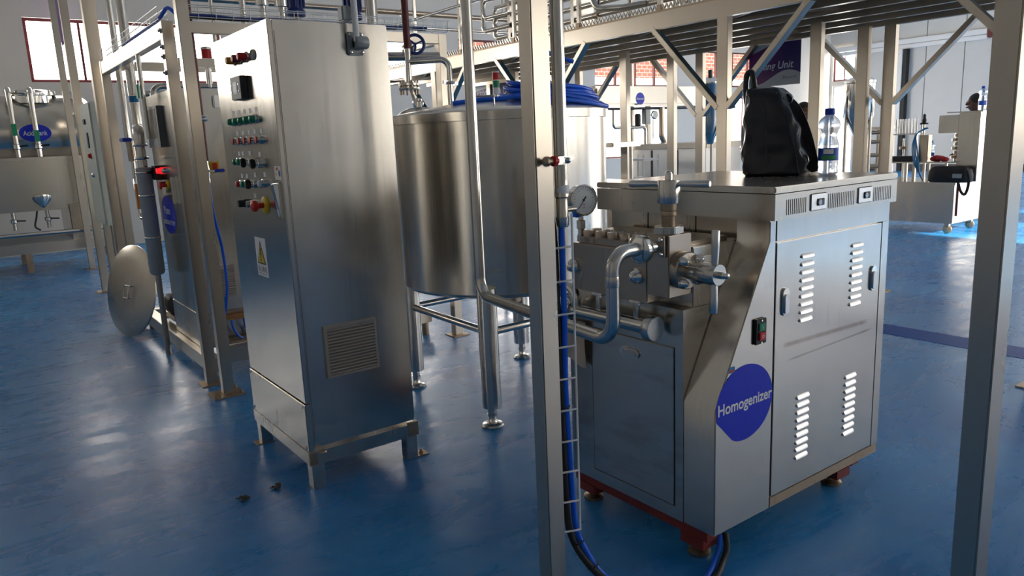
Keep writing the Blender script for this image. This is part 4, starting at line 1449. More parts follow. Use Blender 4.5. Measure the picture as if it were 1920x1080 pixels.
# signal tower lamp
tl = thing('signal_lamp', (4.25, 5.95, 0), 'slim signal lamp with red and green lenses before the purple banner', 'signal lamp')
MB().cyl((4.25, 5.95, .01), (4.25, 5.95, 2.02), .018, n=12).build('pole', 'aluminium', tl)
MB().cyl((4.25, 5.95, 0), (4.25, 5.95, .02), .08, n=20).build('base', 'grey_cast', tl)
MB().cyl((4.25, 5.95, 2.02), (4.25, 5.95, 2.085), .034, n=20).build('housing', 'white_paint', tl)
MB().cyl((4.25, 5.95, 2.085), (4.25, 5.95, 2.15), .034, n=20).build('lens', 'green', tl, label='green lens')
MB().cyl((4.25, 5.95, 2.155), (4.25, 5.95, 2.22), .034, n=20).build('lens', 'red', tl, label='red lens')
MB().cyl((4.25, 5.95, 2.22), (4.25, 5.95, 2.235), .034, n=20).build('cap', 'white_paint', tl)

# ================================================================ PASTEURIZER SKID
sk_ = thing('pasteurizer_skid', (2.2, 6.4, 0), 'stainless pasteurizer skid frame with open top beams and base rails', 'frame')
PW = .072
for x, y, h in ((1.208, 5.33, 2.44), (3.185, 5.20, 2.425), (1.208, 7.78, 2.45), (3.185, 7.78, 2.45)):
    p = MB().box(x, x + PW, y, y + PW, .008, h).build('post', 'steel_post', sk_, bevel=.003)
    MB().box(x - .04, x + PW + .04, y - .04, y + PW + .04, 0, .008).build('foot_plate', 'steel_rust', p)
MB().box(1.210, 1.280, 5.402, 7.78, 2.335, 2.440).build('top_beam', 'steel_post', sk_, bevel=.003)
MB().box(1.285, 3.185, 5.20, 5.262, 2.355, 2.425).build('top_beam', 'steel_post', sk_, bevel=.003)
MB().box(1.285, 2.0, 5.34, 5.40, 2.16, 2.215).build('cross_beam', 'steel_post', sk_, bevel=.003)
MB().box(1.285, 3.185, 7.79, 7.85, 2.37, 2.45).build('top_beam', 'steel_post', sk_, bevel=.003)
MB().box(3.19, 3.255, 5.272, 7.78, 2.355, 2.425).build('top_beam', 'steel_post', sk_, bevel=.003)
for z in (2.22, 2.12):
    for i in range(2):
        MB().lathe((1.208, 5.366, z + .16 * i), (-1, 0, 0), [(.016, 0), (.016, .010), (.008, .011), (.008, .02)], 6).build('bolt', 'chrome', sk_)
MB().box(1.25, 1.34, 5.402, 7.70, .06, .165).build('base_rail', 'steel_post', sk_, bevel=.003)
MB().box(1.345, 3.1, 5.44, 5.53, .10, .21).build('base_rail', 'steel_post', sk_, bevel=.003)
MB().box(1.345, 3.1, 7.6, 7.69, .06, .165).build('base_rail', 'steel_post', sk_, bevel=.003)
for x, y in ((1.26, 5.6), (1.26, 7.55), (3.0, 5.45), (3.0, 7.6)):
    MB().cyl((x + .035, y, 0), (x + .035, y, .062 if y != 5.45 else .10), .03, n=14).build('foot', 'steel_rust', sk_)
# cabinet on the skid
pc = thing('pasteurizer_cabinet', (1.6, 6.1, .17), 'stainless pasteurizer cabinet with oval blue sign, screen and red lamp', 'cabinet')
MB().box(1.31, 2.05, 5.70, 6.56, .436, 2.05).build('body', 'steel_panel', pc, bevel=.004)
MB().box(1.30, 2.05, 5.70, 6.56, .167, .432).build('plinth', 'steel_h', pc, bevel=.004)
pd = MB().box(1.297, 1.309, 5.715, 6.555, .44, 2.046).build('door', 'steel_panel', pc, bevel=.003)
MB().box(1.262, 1.298, 6.05, 6.43, 1.655, 1.955).build('screen_housing', 'screen_grey', pd)
MB().box(1.258, 1.262, 6.05, 6.43, 1.655, 1.955).build('screen_frame', 'beige_plate', pd)
MB().box(1.256, 1.258, 6.085, 6.40, 1.72, 1.935).build('screen', 'screen_beige', pd)
MB().box(1.255, 1.258, 6.085, 6.40, 1.665, 1.715).build('key_strip', 'grey_cast', pd)
lb = MB().box(1.250, 1.297, 6.30, 6.44, 1.41, 1.52).build('lamp_box', 'black', pd, bevel=.004)
MB().lathe((1.297, 6.255, 1.480), (-1, 0, 0), [(.026, 0), (.026, .02), (.022, .024), (.020, .05), (.001, .055)], 20).build('lamp', 'lamp_red', pd, label='lit red lamp')
MB().lathe((1.297, 6.16, 1.480), (-1, 0, 0), [(.02, 0), (.02, .02), (.012, .03), (.001, .032)], 16).build('push_button', 'chrome', pd)
e2 = MB().lathe((1.297, 6.16, 1.372), (-1, 0, 0), [(.038, 0), (.038, .008), (.015, .01)], 24).build('emergency_stop', 'yellow', pd)
MB().lathe((1.297, 6.16, 1.372), (-1, 0, 0), [(.014, .008), (.014, .04), (.030, .05), (.030, .062), (.001, .07)], 20).build('mushroom_head', 'red', e2)
MB().lathe((1.297, 6.27, 1.375), (-1, 0, 0), [(.02, 0), (.02, .03), (.012, .04), (.001, .045)], 16).build('selector_switch', 'black', pd)
MB().box(1.270, 1.297, 5.935, 5.965, 1.24, 1.44).build('door_handle', 'chrome', pd, bevel=.006)
o = disc((1.2965, 6.265, 1.14), (-1, 0, 0), .232, .0012, ry=.148).build('oval_sign', 'blue_sign', pd)
lettering('Plate', (1.2948, 6.30, 1.175), (0, -1, 0), (0, 0, 1), .060, 'white_print', o, width=.20, bold=.01)
lettering('pasteurizer', (1.2948, 6.265, 1.08), (0, -1, 0), (0, 0, 1), .060, 'white_print', o, width=.38, bold=.01)
vg2 = MB().box(1.470, 1.580, 5.692, 5.70, .54, .775).build('vent_grille', 'beige_vent', pc)
for k in range(12):
    z = .552 + k * .018
    MB().prism([(1.474, 5.692, z + .012), (1.474, 5.678, z + .004), (1.474, 5.678, z - .004), (1.474, 5.681, z - .004), (1.474, 5.681, z + .002), (1.474, 5.692, z + .009)], (.102, 0, 0)).build('slat', 'beige_vent', vg2)
rsw = MB().box(1.490, 1.555, 5.672, 5.70, 1.455, 1.535).build('main_switch', 'yellow', pc, bevel=.003)
MB().box(1.508, 1.536, 5.648, 5.672, 1.465, 1.525).build('switch_knob', 'red', rsw, bevel=.004)
MB().box(1.570, 1.625, 5.680, 5.70, 1.915, 2.0).build('socket_box', 'aluminium', pc, bevel=.006)
bc_ = MB().cyl((1.545, 5.62, 2.05), (1.545, 5.62, 2.245), .010, n=10).build('beacon_stem', 'aluminium', pc)
MB().lathe((1.545, 5.62, 2.245), (0, 0, 1), [(.034, 0), (.034, .06)], 20).build('beacon_lens', 'red', bc_, label='red beacon lens')
MB().lathe((1.545, 5.62, 2.305), (0, 0, 1), [(.036, 0), (.036, .014), (.02, .02)], 20).build('beacon_cap', 'aluminium', bc_)
# jacketed column, its valves and pipes beside the cabinet
jc = thing('jacketed_column', (1.195, 6.45, 0), 'grey jacketed column with bands and valves before the pasteurizer cabinet', 'column')
MB().lathe((1.195, 6.45, .66), (0, 0, 1), [(.03, 0), (.05, .01), (.058, .03), (.058, .84), (.05, .85)], 28).build('jacket', 'jacket', jc)
for z in (.95, 1.28, 1.46):
    MB().lathe((1.195, 6.45, z), (0, 0, 1), [(.0585, 0), (.0605, .003), (.0605, .015), (.0585, .018)], 28).build('band', 'steel', jc)
MB().cyl((1.195, 6.45, 0), (1.195, 6.45, .665), .022).build('stand_pipe', 'steel_pump', jc)
MB().cyl((1.195, 6.45, 1.505), (1.195, 6.45, 1.70), .034).build('neck', 'pipe', jc)
for z in (1.58, 1.68):
    MB().torus((1.195, 6.45, z), (0, 0, 1), .042, .011).build('clamp', 'chrome', jc)
MB().tube(fillet([(1.195, 6.45, 1.69), (1.195, 6.45, 1.80), (1.335, 7.20, 1.80), (1.335, 7.20, 3.5)], .07), .040, 20).build('riser', 'pipe', jc)
MB().lathe((1.335, 7.20, 2.05), (0, 0, 1), [(.041, 0), (.041, .05)], 20).build('blue_tape', 'blue_tube', jc)
MB().cyl((1.18, 6.75, 1.56), (1.18, 6.75, 1.72), .03).build('valve_body', 'steel_pump', jc)
MB().tube(fillet([(1.18, 6.75, 1.57), (1.18, 6.75, 1.10), (1.195, 6.48, 1.10)], .05), .016, 12).build('valve_pipe', 'pipe', jc)
MB().box(1.12, 1.19, 6.70, 6.86, 1.715, 1.745).build('valve_lever', 'blue_cap', jc, bevel=.006)
MB().box(1.15, 1.19, 6.64, 6.68, 1.14, 1.42).build('flow_meter', 'glass', jc)
MB().box(1.155, 1.185, 6.645, 6.675, 1.18, 1.38).build('red_float', 'orange', jc)
MB().tube(fillet([(1.335, 7.70, 3.5), (1.335, 7.70, 1.70), (1.45, 7.66, 1.64)], .05), .028, 14).build('side_riser', 'pipe', jc)
MB().cyl((1.232, 6.28, 1.72), (1.232, 6.28, 2.336), .016).build('thin_riser', 'pipe', jc)
MB().box(1.19, 1.20, 6.25, 6.31, 2.02, 2.12).build('green_tag', 'green_tag', jc)
# pipes and pumps inside the skid
pp = thing('skid_piping', (2.0, 6.6, .17), 'steel pipes, pump and blue hoses packed inside the skid frame', 'piping')
MB().cyl((1.35, 6.9, 2.10), (2.9, 6.9, 2.10), .028).build('cross_pipe', 'pipe', pp)
MB().tube(fillet([(1.40, 6.75, 1.2), (1.40, 6.75, 2.15), (2.2, 6.75, 2.15), (2.2, 6.75, 3.2)], .08), .026, 12).build('loop_pipe', 'pipe', pp)
MB().tube(fillet([(1.62, 5.9, 2.10), (1.62, 5.9, 2.24), (1.8, 5.9, 2.24), (1.8, 5.9, 2.10)], .05), .022, 12).build('loop_pipe', 'pipe', pp)
MB().lathe((1.42, 6.95, .30), (0, 1, 0), [(.09, 0), (.1, .02), (.1, .14), (.06, .16), (.06, .3)], 24).build('pump', 'dark_metal', pp)
MB().box(1.36, 1.48, 6.9, 7.3, .165, .21).build('pump_base', 'steel_pump', pp)
for dx in (0, .09):
    MB().tube(smooth_path([(1.50 + dx, 5.62, .40), (1.50 + dx, 5.60, .32), (1.54 + dx, 5.60, .24), (1.60 + dx, 5.62, .22), (1.64 + dx, 5.62, .30)]), .010, 8).build('blue_hose', 'blue_hose', pp)
MB().box(1.48, 1.80, 5.56, 5.66, .21, .225).build('drip_tray', 'steel_rust', pp)
MB().box(1.47, 1.82, 5.56, 5.69, .385, .40).build('shelf', 'cork', pp)
for x, y, r_, nm in ((2.09, 5.95, .026, 'flanged_pipe'), (2.24, 5.95, .030, 'flanged_pipe'), (2.93, 5.8, .048, 'vertical_pipe'), (1.47, 5.8, .020, 'vertical_pipe'), (1.58, 6.4, .028, 'vertical_pipe'), (1.78, 6.2, .016, 'vertical_pipe')):
    o = MB().cyl((x, y, 2.06), (x, y, 3.5), r_, n=16).build(nm, 'pipe', pp)
    if nm == 'flanged_pipe':
        MB().lathe((x, y, 2.68), (0, 0, 1), [(r_ + .004, 0), (r_ + .022, .004), (r_ + .022, .05), (r_ + .004, .054)], 20).build('flange', 'chrome', o)
for x in (2.37, 2.86):
    o = MB().lathe((x, 6.0, 2.62), (0, 0, 1), [(.055, 0), (.075, .01), (.075, .05), (.062, .06), (.068, .20), (.068, .36), (.05, .40)], 20).build('motor', 'blue_motor', pp)
    for k in range(10):
        a = 2 * math.pi * k / 10
        MB().box(x + .072 * math.cos(a) - .006, x + .072 * math.cos(a) + .006, 6.0 + .072 * math.sin(a) - .006, 6.0 + .072 * math.sin(a) + .006, 2.69, 2.93).build('cooling_fin', 'blue_motor', o)
    MB().cyl((x, 6.0, 2.43), (x, 6.0, 2.62), .04, n=14).build('motor_stand', 'steel_pump', o)
MB().lathe((2.62, 5.9, 2.46), (1, 0, 0), [(.06, -.08), (.07, -.06), (.07, .06), (.06, .08)], 20).build('pump_head', 'steel', pp)
MB().box(1.9, 2.75, 5.75, 6.25, 2.40, 2.418).build('motor_plate', 'steel', pp)

# wire cable tray along the skid top, with its cables
ct = thing('wire_cable_tray', (2.2, 5.25, 2.43), 'wire basket cable tray with dark blue cables along the skid top', 'cable tray')
for y in (5.205, 5.275):
    for z in (2.452, 2.485, 2.525):
        MB().cyl((1.28, y, z), (3.30, y, z), .0028, n=6).build('tray_wire', 'aluminium', ct)
for k in range(19):
    x = 1.30 + .11 * k
    MB().tube([(x, 5.205, 2.53), (x, 5.205, 2.447), (x, 5.275, 2.447), (x, 5.275, 2.53)], .0026, 6).build('tray_hoop', 'aluminium', ct)
for x in (1.215, 1.275):
    for z in (2.462, 2.50, 2.54):
        MB().cyl((x, 5.42, z), (x, 7.80, z), .0028, n=6).build('tray_wire', 'aluminium', ct)
for k in range(24):
    y = 5.44 + .1 * k
    MB().tube([(1.215, y, 2.545), (1.215, y, 2.457), (1.275, y, 2.457), (1.275, y, 2.545)], .0026, 6).build('tray_hoop', 'aluminium', ct)
for i, (y, z, mt) in enumerate(((5.225, 2.462, 'blue_motor'), (5.245, 2.458, 'black_rubber'), (5.262, 2.464, 'blue_motor'))):
    MB().tube(smooth_path([(1.3 + .2 * k, y + .006 * math.sin(k * 1.7 + i), z + .006 * math.sin(k * 2.3 + i)) for k in range(10)]), .010, 8).build('cable', mt, ct)
MB().tube(smooth_path([(1.29, 5.28, 2.48), (1.26, 5.35, 2.52), (1.245, 5.5, 2.485), (1.245, 5.8, 2.474), (1.245, 6.8, 2.474)]), .012, 8).build('cable', 'blue_hose', ct)

# free standing pair: the post in front of the skid with its red pipe and hose
p2 = thing('support_post', (1.267, 5.05, 0), 'square post on a rusty foot plate beside the skid corner', 'post')
MB().box(1.232, 1.304, 5.010, 5.080, .010, 3.6).build('upright', 'steel_post', p2, bevel=.004)
fp = MB().box(1.155, 1.355, 4.955, 5.135, 0, .010).build('foot_plate', 'steel_rust', p2)
for x, y in ((1.175, 4.975), (1.335, 4.975), (1.335, 5.115)):
    MB().lathe((x, y, .010), (0, 0, 1), [(.013, 0), (.013, .012), (.007, .013), (.007, .03)], 6).build('anchor_bolt', 'steel_rust', fp)
rd = thing('red_pipe', (1.374, 5.30, 1.5), 'dark red drop pipe ending in a chrome valve near the skid post', 'pipe')
MB().cyl((1.374, 5.30, 1.545), (1.374, 5.30, 3.6), .019, n=16).build('tube', 'maroon', rd)
MB().torus((1.374, 5.30, 1.835), (0, 0, 1), .026, .012).build('union', 'chrome', rd)
MB().torus((1.374, 5.30, 1.815), (0, 0, 1), .030, .010).build('union', 'chrome', rd)
MB().lathe((1.370, 5.30, 1.40), (0, 0, 1), [(.014, 0), (.016, .02), (.013, .04), (.018, .06), (.018, .10), (.014, .12), (.014, .145)], 14).build('valve_body', 'chrome', rd)
MB().bar((1.385, 5.29, 1.478), (1.415, 5.27, 1.478), .012, .012).build('valve_stem', 'chrome', rd)
MB().box(1.410, 1.475, 5.255, 5.285, 1.468, 1.49).build('valve_lever', 'blue_cap', rd, bevel=.004)
tag(MB().tube(smooth_path([(1.370, 5.30, 1.40), (1.378, 5.30, 1.20), (1.425, 5.36, .93), (1.425, 5.35, .70), (1.405, 5.36, .55), (1.39, 5.40, .42), (1.395, 5.42, .22)]), .0105, 10).build('blue_drop_hose', 'blue_hose', angle=70), 'blue hose hanging from the dark red pipe valve', 'hose')

# second red drop pipe over the tank
r2 = thing('red_pipe', (2.565, 4.60, 1.95), 'dark red and steel drop pipe with a bolted flange above the tank', 'pipe')
MB().cyl((2.57, 4.60, 2.225), (2.57, 4.60, 3.6), .0235, n=16).build('red_tube', 'maroon', r2)
MB().cyl((2.565, 4.60, 2.0), (2.57, 4.60, 2.225), .021, n=16).build('steel_tube', 'pipe', r2)
fg = MB().lathe((2.565, 4.60, 1.955), (0, 0, 1), [(.07, 0), (.072, .003), (.072, .016), (.04, .02), (.04, .026), (.072, .03), (.072, .044), (.06, .048), (.03, .052)], 28).build('flange', 'steel', r2)
for k in range(6):
    a = 2 * math.pi * k / 6 + .3
    MB().cyl((2.565 + .058 * math.cos(a), 4.60 + .058 * math.sin(a), 1.925), (2.565 + .058 * math.cos(a), 4.60 + .058 * math.sin(a), 2.018), .008, n=8).build('flange_bolt', 'steel_pump', fg)
MB().tube(fillet([(2.57, 4.60, 2.140), (2.776, 4.42, 2.144), (2.776, 4.42, 1.772)], .06), .0205, 14).build('branch_pipe', 'pipe', r2)
MB().torus((2.776, 4.42, 1.99), (0, 0, 1), .028, .010).build('clamp', 'chrome', r2)
MB().bar((2.725, 4.42, 1.995), (2.835, 4.42, 1.985), .02, .02).build('clamp_bolt', 'chrome', r2)
MB().lathe((2.59, 4.55, 1.865), (-.3, -1, 0), [(.032, 0), (.036, .004), (.036, .03), (.03, .036)], 24).build('sight_glass', 'chrome', r2)
MB().cyl((2.585, 4.57, 1.87), (2.575, 4.60, 1.958), .010, n=10).build('sight_stem', 'steel', r2)
hwl = thing('hand_wheel_valve', (2.66, 4.75, 2.1), 'valve with a dark blue hand wheel under the skid beam', 'valve')
MB().torus((2.665, 4.66, 2.265), (-.35, -1, .1), .062, .011).build('wheel', 'blue_motor', hwl)
for k in range(3):
    a = 2 * math.pi * k / 3 + .4
    MB().bar((2.665, 4.66, 2.265), (2.665 + .06 * math.cos(a), 4.66 - .02 * math.cos(a), 2.265 + .06 * math.sin(a)), .012, .012).build('spoke', 'blue_motor', hwl)
MB().lathe((2.665, 4.66, 2.265), (.35, 1, 0), [(.012, 0), (.012, .15), (.03, .16), (.045, .18), (.045, .30), (.03, .32)], 18).build('bonnet', 'steel_pump', hwl)
MB().cyl((2.40, 4.98, 2.21), (2.95, 4.82, 2.21), .03).build('valve_body', 'steel', hwl)
MB().cyl((2.46, 4.96, 2.21), (2.46, 5.22, 2.362), .022).build('valve_pipe', 'steel', hwl)

# round lid leaning against the skid
ld = thing('tank_lid', (1.03, 7.38, 0), 'loose round steel lid with a loop handle leaning on the skid base', 'lid')
nl = Vector((-.93, -.30, .20)).normalized()
ul = (Vector((0, 0, 1)) - nl * nl.z).normalized()
rl = ul.cross(nl)
cl0 = Vector((1.045, 7.36, .004)) + ul * .415
MB().lathe(cl0 - nl * .012, nl, [(.39, 0), (.415, .002), (.415, .012), (.40, .020), (.25, .034), (.10, .042), (.001, .044)], 64).build('plate', 'steel_lid', ld)
hb0 = cl0 + nl * .030 + ul * -.01 + rl * .01
MB().tube(fillet([hb0 + rl * .07 + ul * .055 - nl * .01, hb0 + rl * .07 + ul * .055 + nl * .03, hb0 + rl * .07 - ul * .055 + nl * .03, hb0 + rl * .07 - ul * .055 - nl * .01], .015, 4), .006, 8).build('loop_handle', 'steel', ld)
MB().tube(fillet([hb0 + rl * .07 + ul * .055 + nl * .0, hb0 - rl * .07 + ul * .055 + nl * .0, hb0 - rl * .07 - ul * .055 + nl * .0, hb0 + rl * .07 - ul * .055 + nl * .0], .015, 4), .006, 8).build('handle_frame', 'steel', ld)

# more posts and the pale control box further back
for x, y, w_, lb_ in ((1.17, 8.05, .11, 'wide square post between the skid and the pale control box'), (1.24, 10.10, .085, 'square post behind the pale control box'), (1.40, 12.40, .08, 'slim post with a rusty foot in front of the acid tank')):
    p = thing('support_post', (x, y, 0), lb_, 'post')
    MB().box(x, x + w_, y, y + w_, .008, 4.2).build('upright', 'steel_post', p, bevel=.004)
    MB().box(x - .06, x + w_ + .06, y - .06, y + w_ + .06, 0, .008).build('foot_plate', 'steel_rust', p)
bx_ = thing('control_box', (1.28, 9.1, 0), 'pale cream control box with a red button on a steel stand', 'cabinet')
MB().box(1.205, 1.40, 8.75, 9.45, .90, 2.16).build('body', 'cream_paint', bx_, bevel=.006)
bd = MB().box(1.195, 1.205, 8.765, 9.44, .915, 2.145).build('door', 'cream_paint', bx_, bevel=.003)
MB().lathe((1.195, 9.05, 1.62), (-1, 0, 0), [(.03, 0), (.03, .01), (.022, .012), (.022, .03), (.001, .034)], 16).build('red_button', 'red', bd)
MB().lathe((1.195, 9.05, 1.42), (-1, 0, 0), [(.025, 0), (.02, .02), (.001, .03)], 16).build('selector_switch', 'chrome', bd)
MB().box(1.185, 1.195, 9.05, 9.12, 1.70, 1.86).build('door_handle', 'dark_metal', bd)
MB().box(1.18, 1.195, 9.1, 9.2, 1.95, 2.0).build('latch', 'dark_metal', bd)
for y in (8.80, 9.33):
    MB().box(1.25, 1.33, y, y + .08, 0, .90).build('leg', 'steel_post', bx_)

# ================================================================ ACID TANK
at = thing('acid_tank', (-1.2, 13.3, 0), 'horizontal acid tank with oval blue sign above a dark trough', 'tank')
MB().cyl((-4.2, 13.45, 1.98), (1.72, 13.45, 1.98), .56, n=56).build('shell', 'steel_tank', at)
MB().lathe((1.72, 13.45, 1.98), (1, 0, 0), [(.56, 0), (.5, .08), (.3, .14), (.001, .17)], 48).build('end_dish', 'steel_tank', at)
MB().box(-4.2, 1.74, 12.80, 14.1, .88, 1.60).build('trough', 'steel_tank', at, bevel=.02)
MB().box(-4.22, 1.76, 12.77, 14.1, 1.60, 1.645).build('trough_rim', 'steel', at, bevel=.006)
mw = MB().lathe((1.10, 13.30, 2.42), (0, 0, 1), [(.26, 0), (.26, .10), (.30, .11), (.30, .14), (.27, .15), (.20, .19), (.001, .21)], 40).build('manway', 'chrome', at)
for k in range(8):
    a = 2 * math.pi * k / 8
    MB().cyl((1.10 + .29 * math.cos(a), 13.30 + .29 * math.sin(a), 2.52), (1.10 + .29 * math.cos(a), 13.30 + .29 * math.sin(a), 2.60), .018, n=8).build('clamp_bolt', 'steel', mw)
o = disc((1.035, 12.885, 1.985), (0, -1, 0), .20, .004, ry=.125).build('oval_sign', 'blue_sign', at)
lettering('Acid Tank', (1.035, 12.879, 1.985), (1, 0, 0), (0, 0, 1), .07, 'white_print', o, width=.30, bold=.01)
for x, gz in ((.775, 1.95), (1.035, 1.86)):
    o = MB().tube(fillet([(x, 13.2, 2.585), (x, 12.72, 2.585), (x, 12.72, 1.65)], .06), .034, 12).build('fill_pipe', 'pipe', at)
    MB().box(x - .03, x + .03, 12.675, 12.685, gz, gz + .16).build('green_tag', 'green_tag', o)
    MB().lathe((x, 12.72, 1.76), (0, 0, 1), [(.036, 0), (.05, .01), (.05, .06), (.036, .07)], 16).build('valve', 'chrome', o)
    MB().bar((x, 12.70, 1.80), (x + .13, 12.66, 1.81), .025, .025).build('valve_lever', 'black', o)
ag = MB().lathe((1.60, 12.85, 2.50), (-.2, -1, 0), [(.06, 0), (.075, .01), (.075, .05), (.065, .052)], 24).build('gauge', 'chrome', at)
MB().lathe((1.588, 12.795, 2.50), (-.2, -1, 0), [(.062, 0), (.062, .002)], 24).build('dial', 'dial', ag)
MB().bar((1.57, 12.788, 2.53), (1.61, 12.79, 2.47), .008, .004).build('needle', 'black', ag)
MB().cyl((1.60, 12.87, 2.2), (1.60, 12.87, 2.44), .014).build('gauge_stem', 'steel', at)
MB().lathe((.98, 12.80, 1.06), (0, -.5, -1), [(.06, -.02), (.125, .0), (.11, .04), (.02, .14)], 28).build('drain_cone', 'chrome', at)
for x in (.60, 1.02):
    o = MB().cyl((x, 12.9, .62), (x, 12.9, .88), .026, n=12).build('drain_pipe', 'steel', at)
    MB().lathe((x, 12.9, .72), (0, 0, 1), [(.03, 0), (.045, .01), (.045, .05), (.03, .06)], 14).build('valve', 'chrome', o)
    MB().bar((x, 12.88, .76), (x + .14, 12.86, .75), .02, .02).build('valve_lever', 'black', o)
MB().tube(smooth_path([(.9, 12.85, .9), (.87, 12.82, .78), (.84, 12.82, .66), (.9, 12.82, .60)]), .012, 8).build('cable', 'black_rubber', at)
fr = MB().box(-4.2, 1.95, 12.76, 12.84, .28, .42).build('frame_beam', 'steel_post', at)
MB().box(-4.2, 1.95, 13.95, 14.05, .28, .42).build('frame_beam', 'steel_post', at)
MB().cyl((-4.2, 12.70, .56), (1.95, 12.70, .56), .030).build('guard_pipe', 'pipe', at)
for x in (-4.1, -2.6, -1.2, .05, .66, 1.85):
    for y in (12.77, 13.96):
        MB().box(x, x + .08, y, y + .08, 0, .28).build('leg', 'steel_rust', at)
for x in (-4.0, -2.6, -1.2, 0, 1.3):
    MB().box(x, x + .3, 12.85, 14.0, .42, .88).build('saddle', 'steel', at)
MB().box(1.30, 1.50, 12.72, 12.78, .58, .95).build('board', 'wood_board', at)

# ================================================================ EQUIPMENT BEYOND THE MEZZANINE
da = thing('deaerator', (9.5, 8.8, 0), 'long beige steel vessel with a small round blue sign', 'vessel')
MB().box(8.0, 11.2, 8.62, 9.25, 2.03, 2.34).build('vessel', 'steel', da, bevel=.04)
o = disc((8.962, 8.6195, 2.145), (0, -1, 0), .095, .003).build('round_sign', 'blue_sign', da)
lettering('Deaerator', (8.962, 8.6155, 2.145), (1, 0, 0), (0, 0, 1), .034, 'white_print', o, width=.165, bold=.012)
MB().cyl((7.9, 8.58, 1.99), (11.3, 8.58, 1.99), .022).build('pipe_run', 'dark_metal', da)
MB().box(8.98, 9.10, 8.52, 8.62, 1.74, 1.97).build('junction_box', 'grey_cast', da, bevel=.01)
MB().lathe((8.84, 8.56, 1.83), (0, 0, 1), [(.03, -.12), (.05, -.1), (.05, .06), (.03, .08)], 16).build('solenoid', 'black', da)
o = MB().lathe((9.22, 8.58, 1.885), (0, -1, 0), [(.06, 0), (.07, .01), (.07, .04), (.06, .045)], 24).build('gauge', 'chrome', da)
MB().lathe((9.22, 8.535, 1.885), (0, -1, 0), [(.056, 0), (.056, .002)], 24).build('dial', 'dial', o)
MB().cyl((9.22, 8.59, 1.5), (9.22, 8.59, 1.82), .012).build('gauge_stem', 'steel', da)
MB().tube(fillet([(8.3, 8.55, 1.97), (8.3, 8.55, 1.70), (9.0, 8.55, 1.70), (9.0, 8.55, 1.2)], .06), .026, 12).build('feed_pipe', 'pipe', da)
MB().tube(fillet([(9.38, 8.55, 2.0), (9.38, 8.55, 1.55), (9.5, 8.55, 1.35)], .06), .05, 12).build('drop_pipe', 'steel_pump', da)
for x in (8.05, 9.7, 11.1):
    MB().box(x, x + .07, 8.66, 8.73, 0, 2.03).build('leg', 'steel_post', da)
    MB().box(x, x + .07, 9.15, 9.22, 0, 2.03).build('leg', 'steel_post', da)
sc_ = thing('steel_counter', (8.9, 7.9, 0), 'grey steel counter with a pale overhanging top beyond the posts', 'counter')
MB().box(8.52, 9.3, 6.95, 8.46, .10, 1.36).build('body', 'aluminium', sc_, bevel=.006)
MB().box(8.48, 9.34, 6.90, 8.50, 1.36, 1.44).build('top', 'steel', sc_, bevel=.006)
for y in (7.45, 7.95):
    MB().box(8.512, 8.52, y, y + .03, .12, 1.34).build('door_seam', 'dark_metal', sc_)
for x, y in ((8.56, 7.0), (8.56, 8.38), (9.2, 7.0), (9.2, 8.38)):
    MB().box(x, x + .06, y, y + .06, 0, .10).build('foot', 'steel_rust', sc_)
rk = thing('wire_rack', (7.9, 7.6, 0), 'small pale wire rack with trays in front of the grey counter', 'rack')
for x, y in ((7.8, 7.45), (8.1, 7.45), (7.8, 7.85), (8.1, 7.85)):
    MB().cyl((x, y, 0), (x, y, 1.30), .012, n=8).build('upright', 'white_paint', rk)
for z in (.55, .95, 1.22):
    MB().box(7.79, 8.11, 7.44, 7.86, z, z + .03).build('shelf', 'white_paint', rk)


def hopper(loc, r_, label, grp):
    x, y, z = loc
    e = thing('steel_hopper', (x, y, 0), label, 'hopper')
    MB().lathe((x, y, z), (0, 0, 1), [(.04, -.30), (.05, -.28), (r_, 0), (r_, .46), (r_ * 1.05, .47), (r_ * 1.05, .50), (r_ * .6, .55), (.05, .57)], 32).build('bowl', 'chrome', e)
    MB().cyl((x, y, z + .55), (x, y, z + .66), .03).build('vent', 'dark_metal', e)
    for k in range(3):
        a = 2 * math.pi * k / 3 + .5
        MB().cyl((x + r_ * .9 * math.cos(a), y + r_ * .9 * math.sin(a), 0), (x + r_ * .9 * math.cos(a), y + r_ * .9 * math.sin(a), z + .05), .022, n=10).build('leg', 'steel_post', e)
    return e


hopper((10.60, 5.90, 1.70), .205, 'steel hopper with cone bottom beside the filling machine', 'hoppers')
hopper((8.2, 6.62, 1.72), .15, 'slim steel hopper with cone bottom beside the grey counter', 'hoppers')
pu = thing('pump_unit', (5.75, 5.92, 0), 'low steel pump unit with a dial gauge and red valve', 'pump')
MB().box(5.50, 5.86, 5.70, 6.4, 0, 1.12).build('body', 'steel_pump', pu, bevel=.02)
MB().box(5.48, 5.90, 5.66, 6.44, 1.47, 1.52).build('top_tray', 'steel', pu, bevel=.01)
for y in (5.72, 6.36):
    MB().cyl((5.80, y, 1.12), (5.80, y, 1.47), .02).build('tray_post', 'steel', pu)
o = MB().lathe((5.55, 5.95, 1.40), (-.6, -.7, 0), [(.05, -.02), (.062, 0), (.062, .03), (.056, .034)], 24).build('gauge', 'black', pu)
MB().lathe((5.55 - .018, 5.95 - .022, 1.40), (-.6, -.7, 0), [(.054, .006), (.054, .008)], 24).build('dial', 'dial', o)
MB().sphere((5.55, 5.92, 1.17), .055).build('red_valve', 'red', pu)
MB().cyl((5.55, 5.95, 1.12), (5.55, 5.95, 1.35), .012).build('gauge_stem', 'steel', pu)

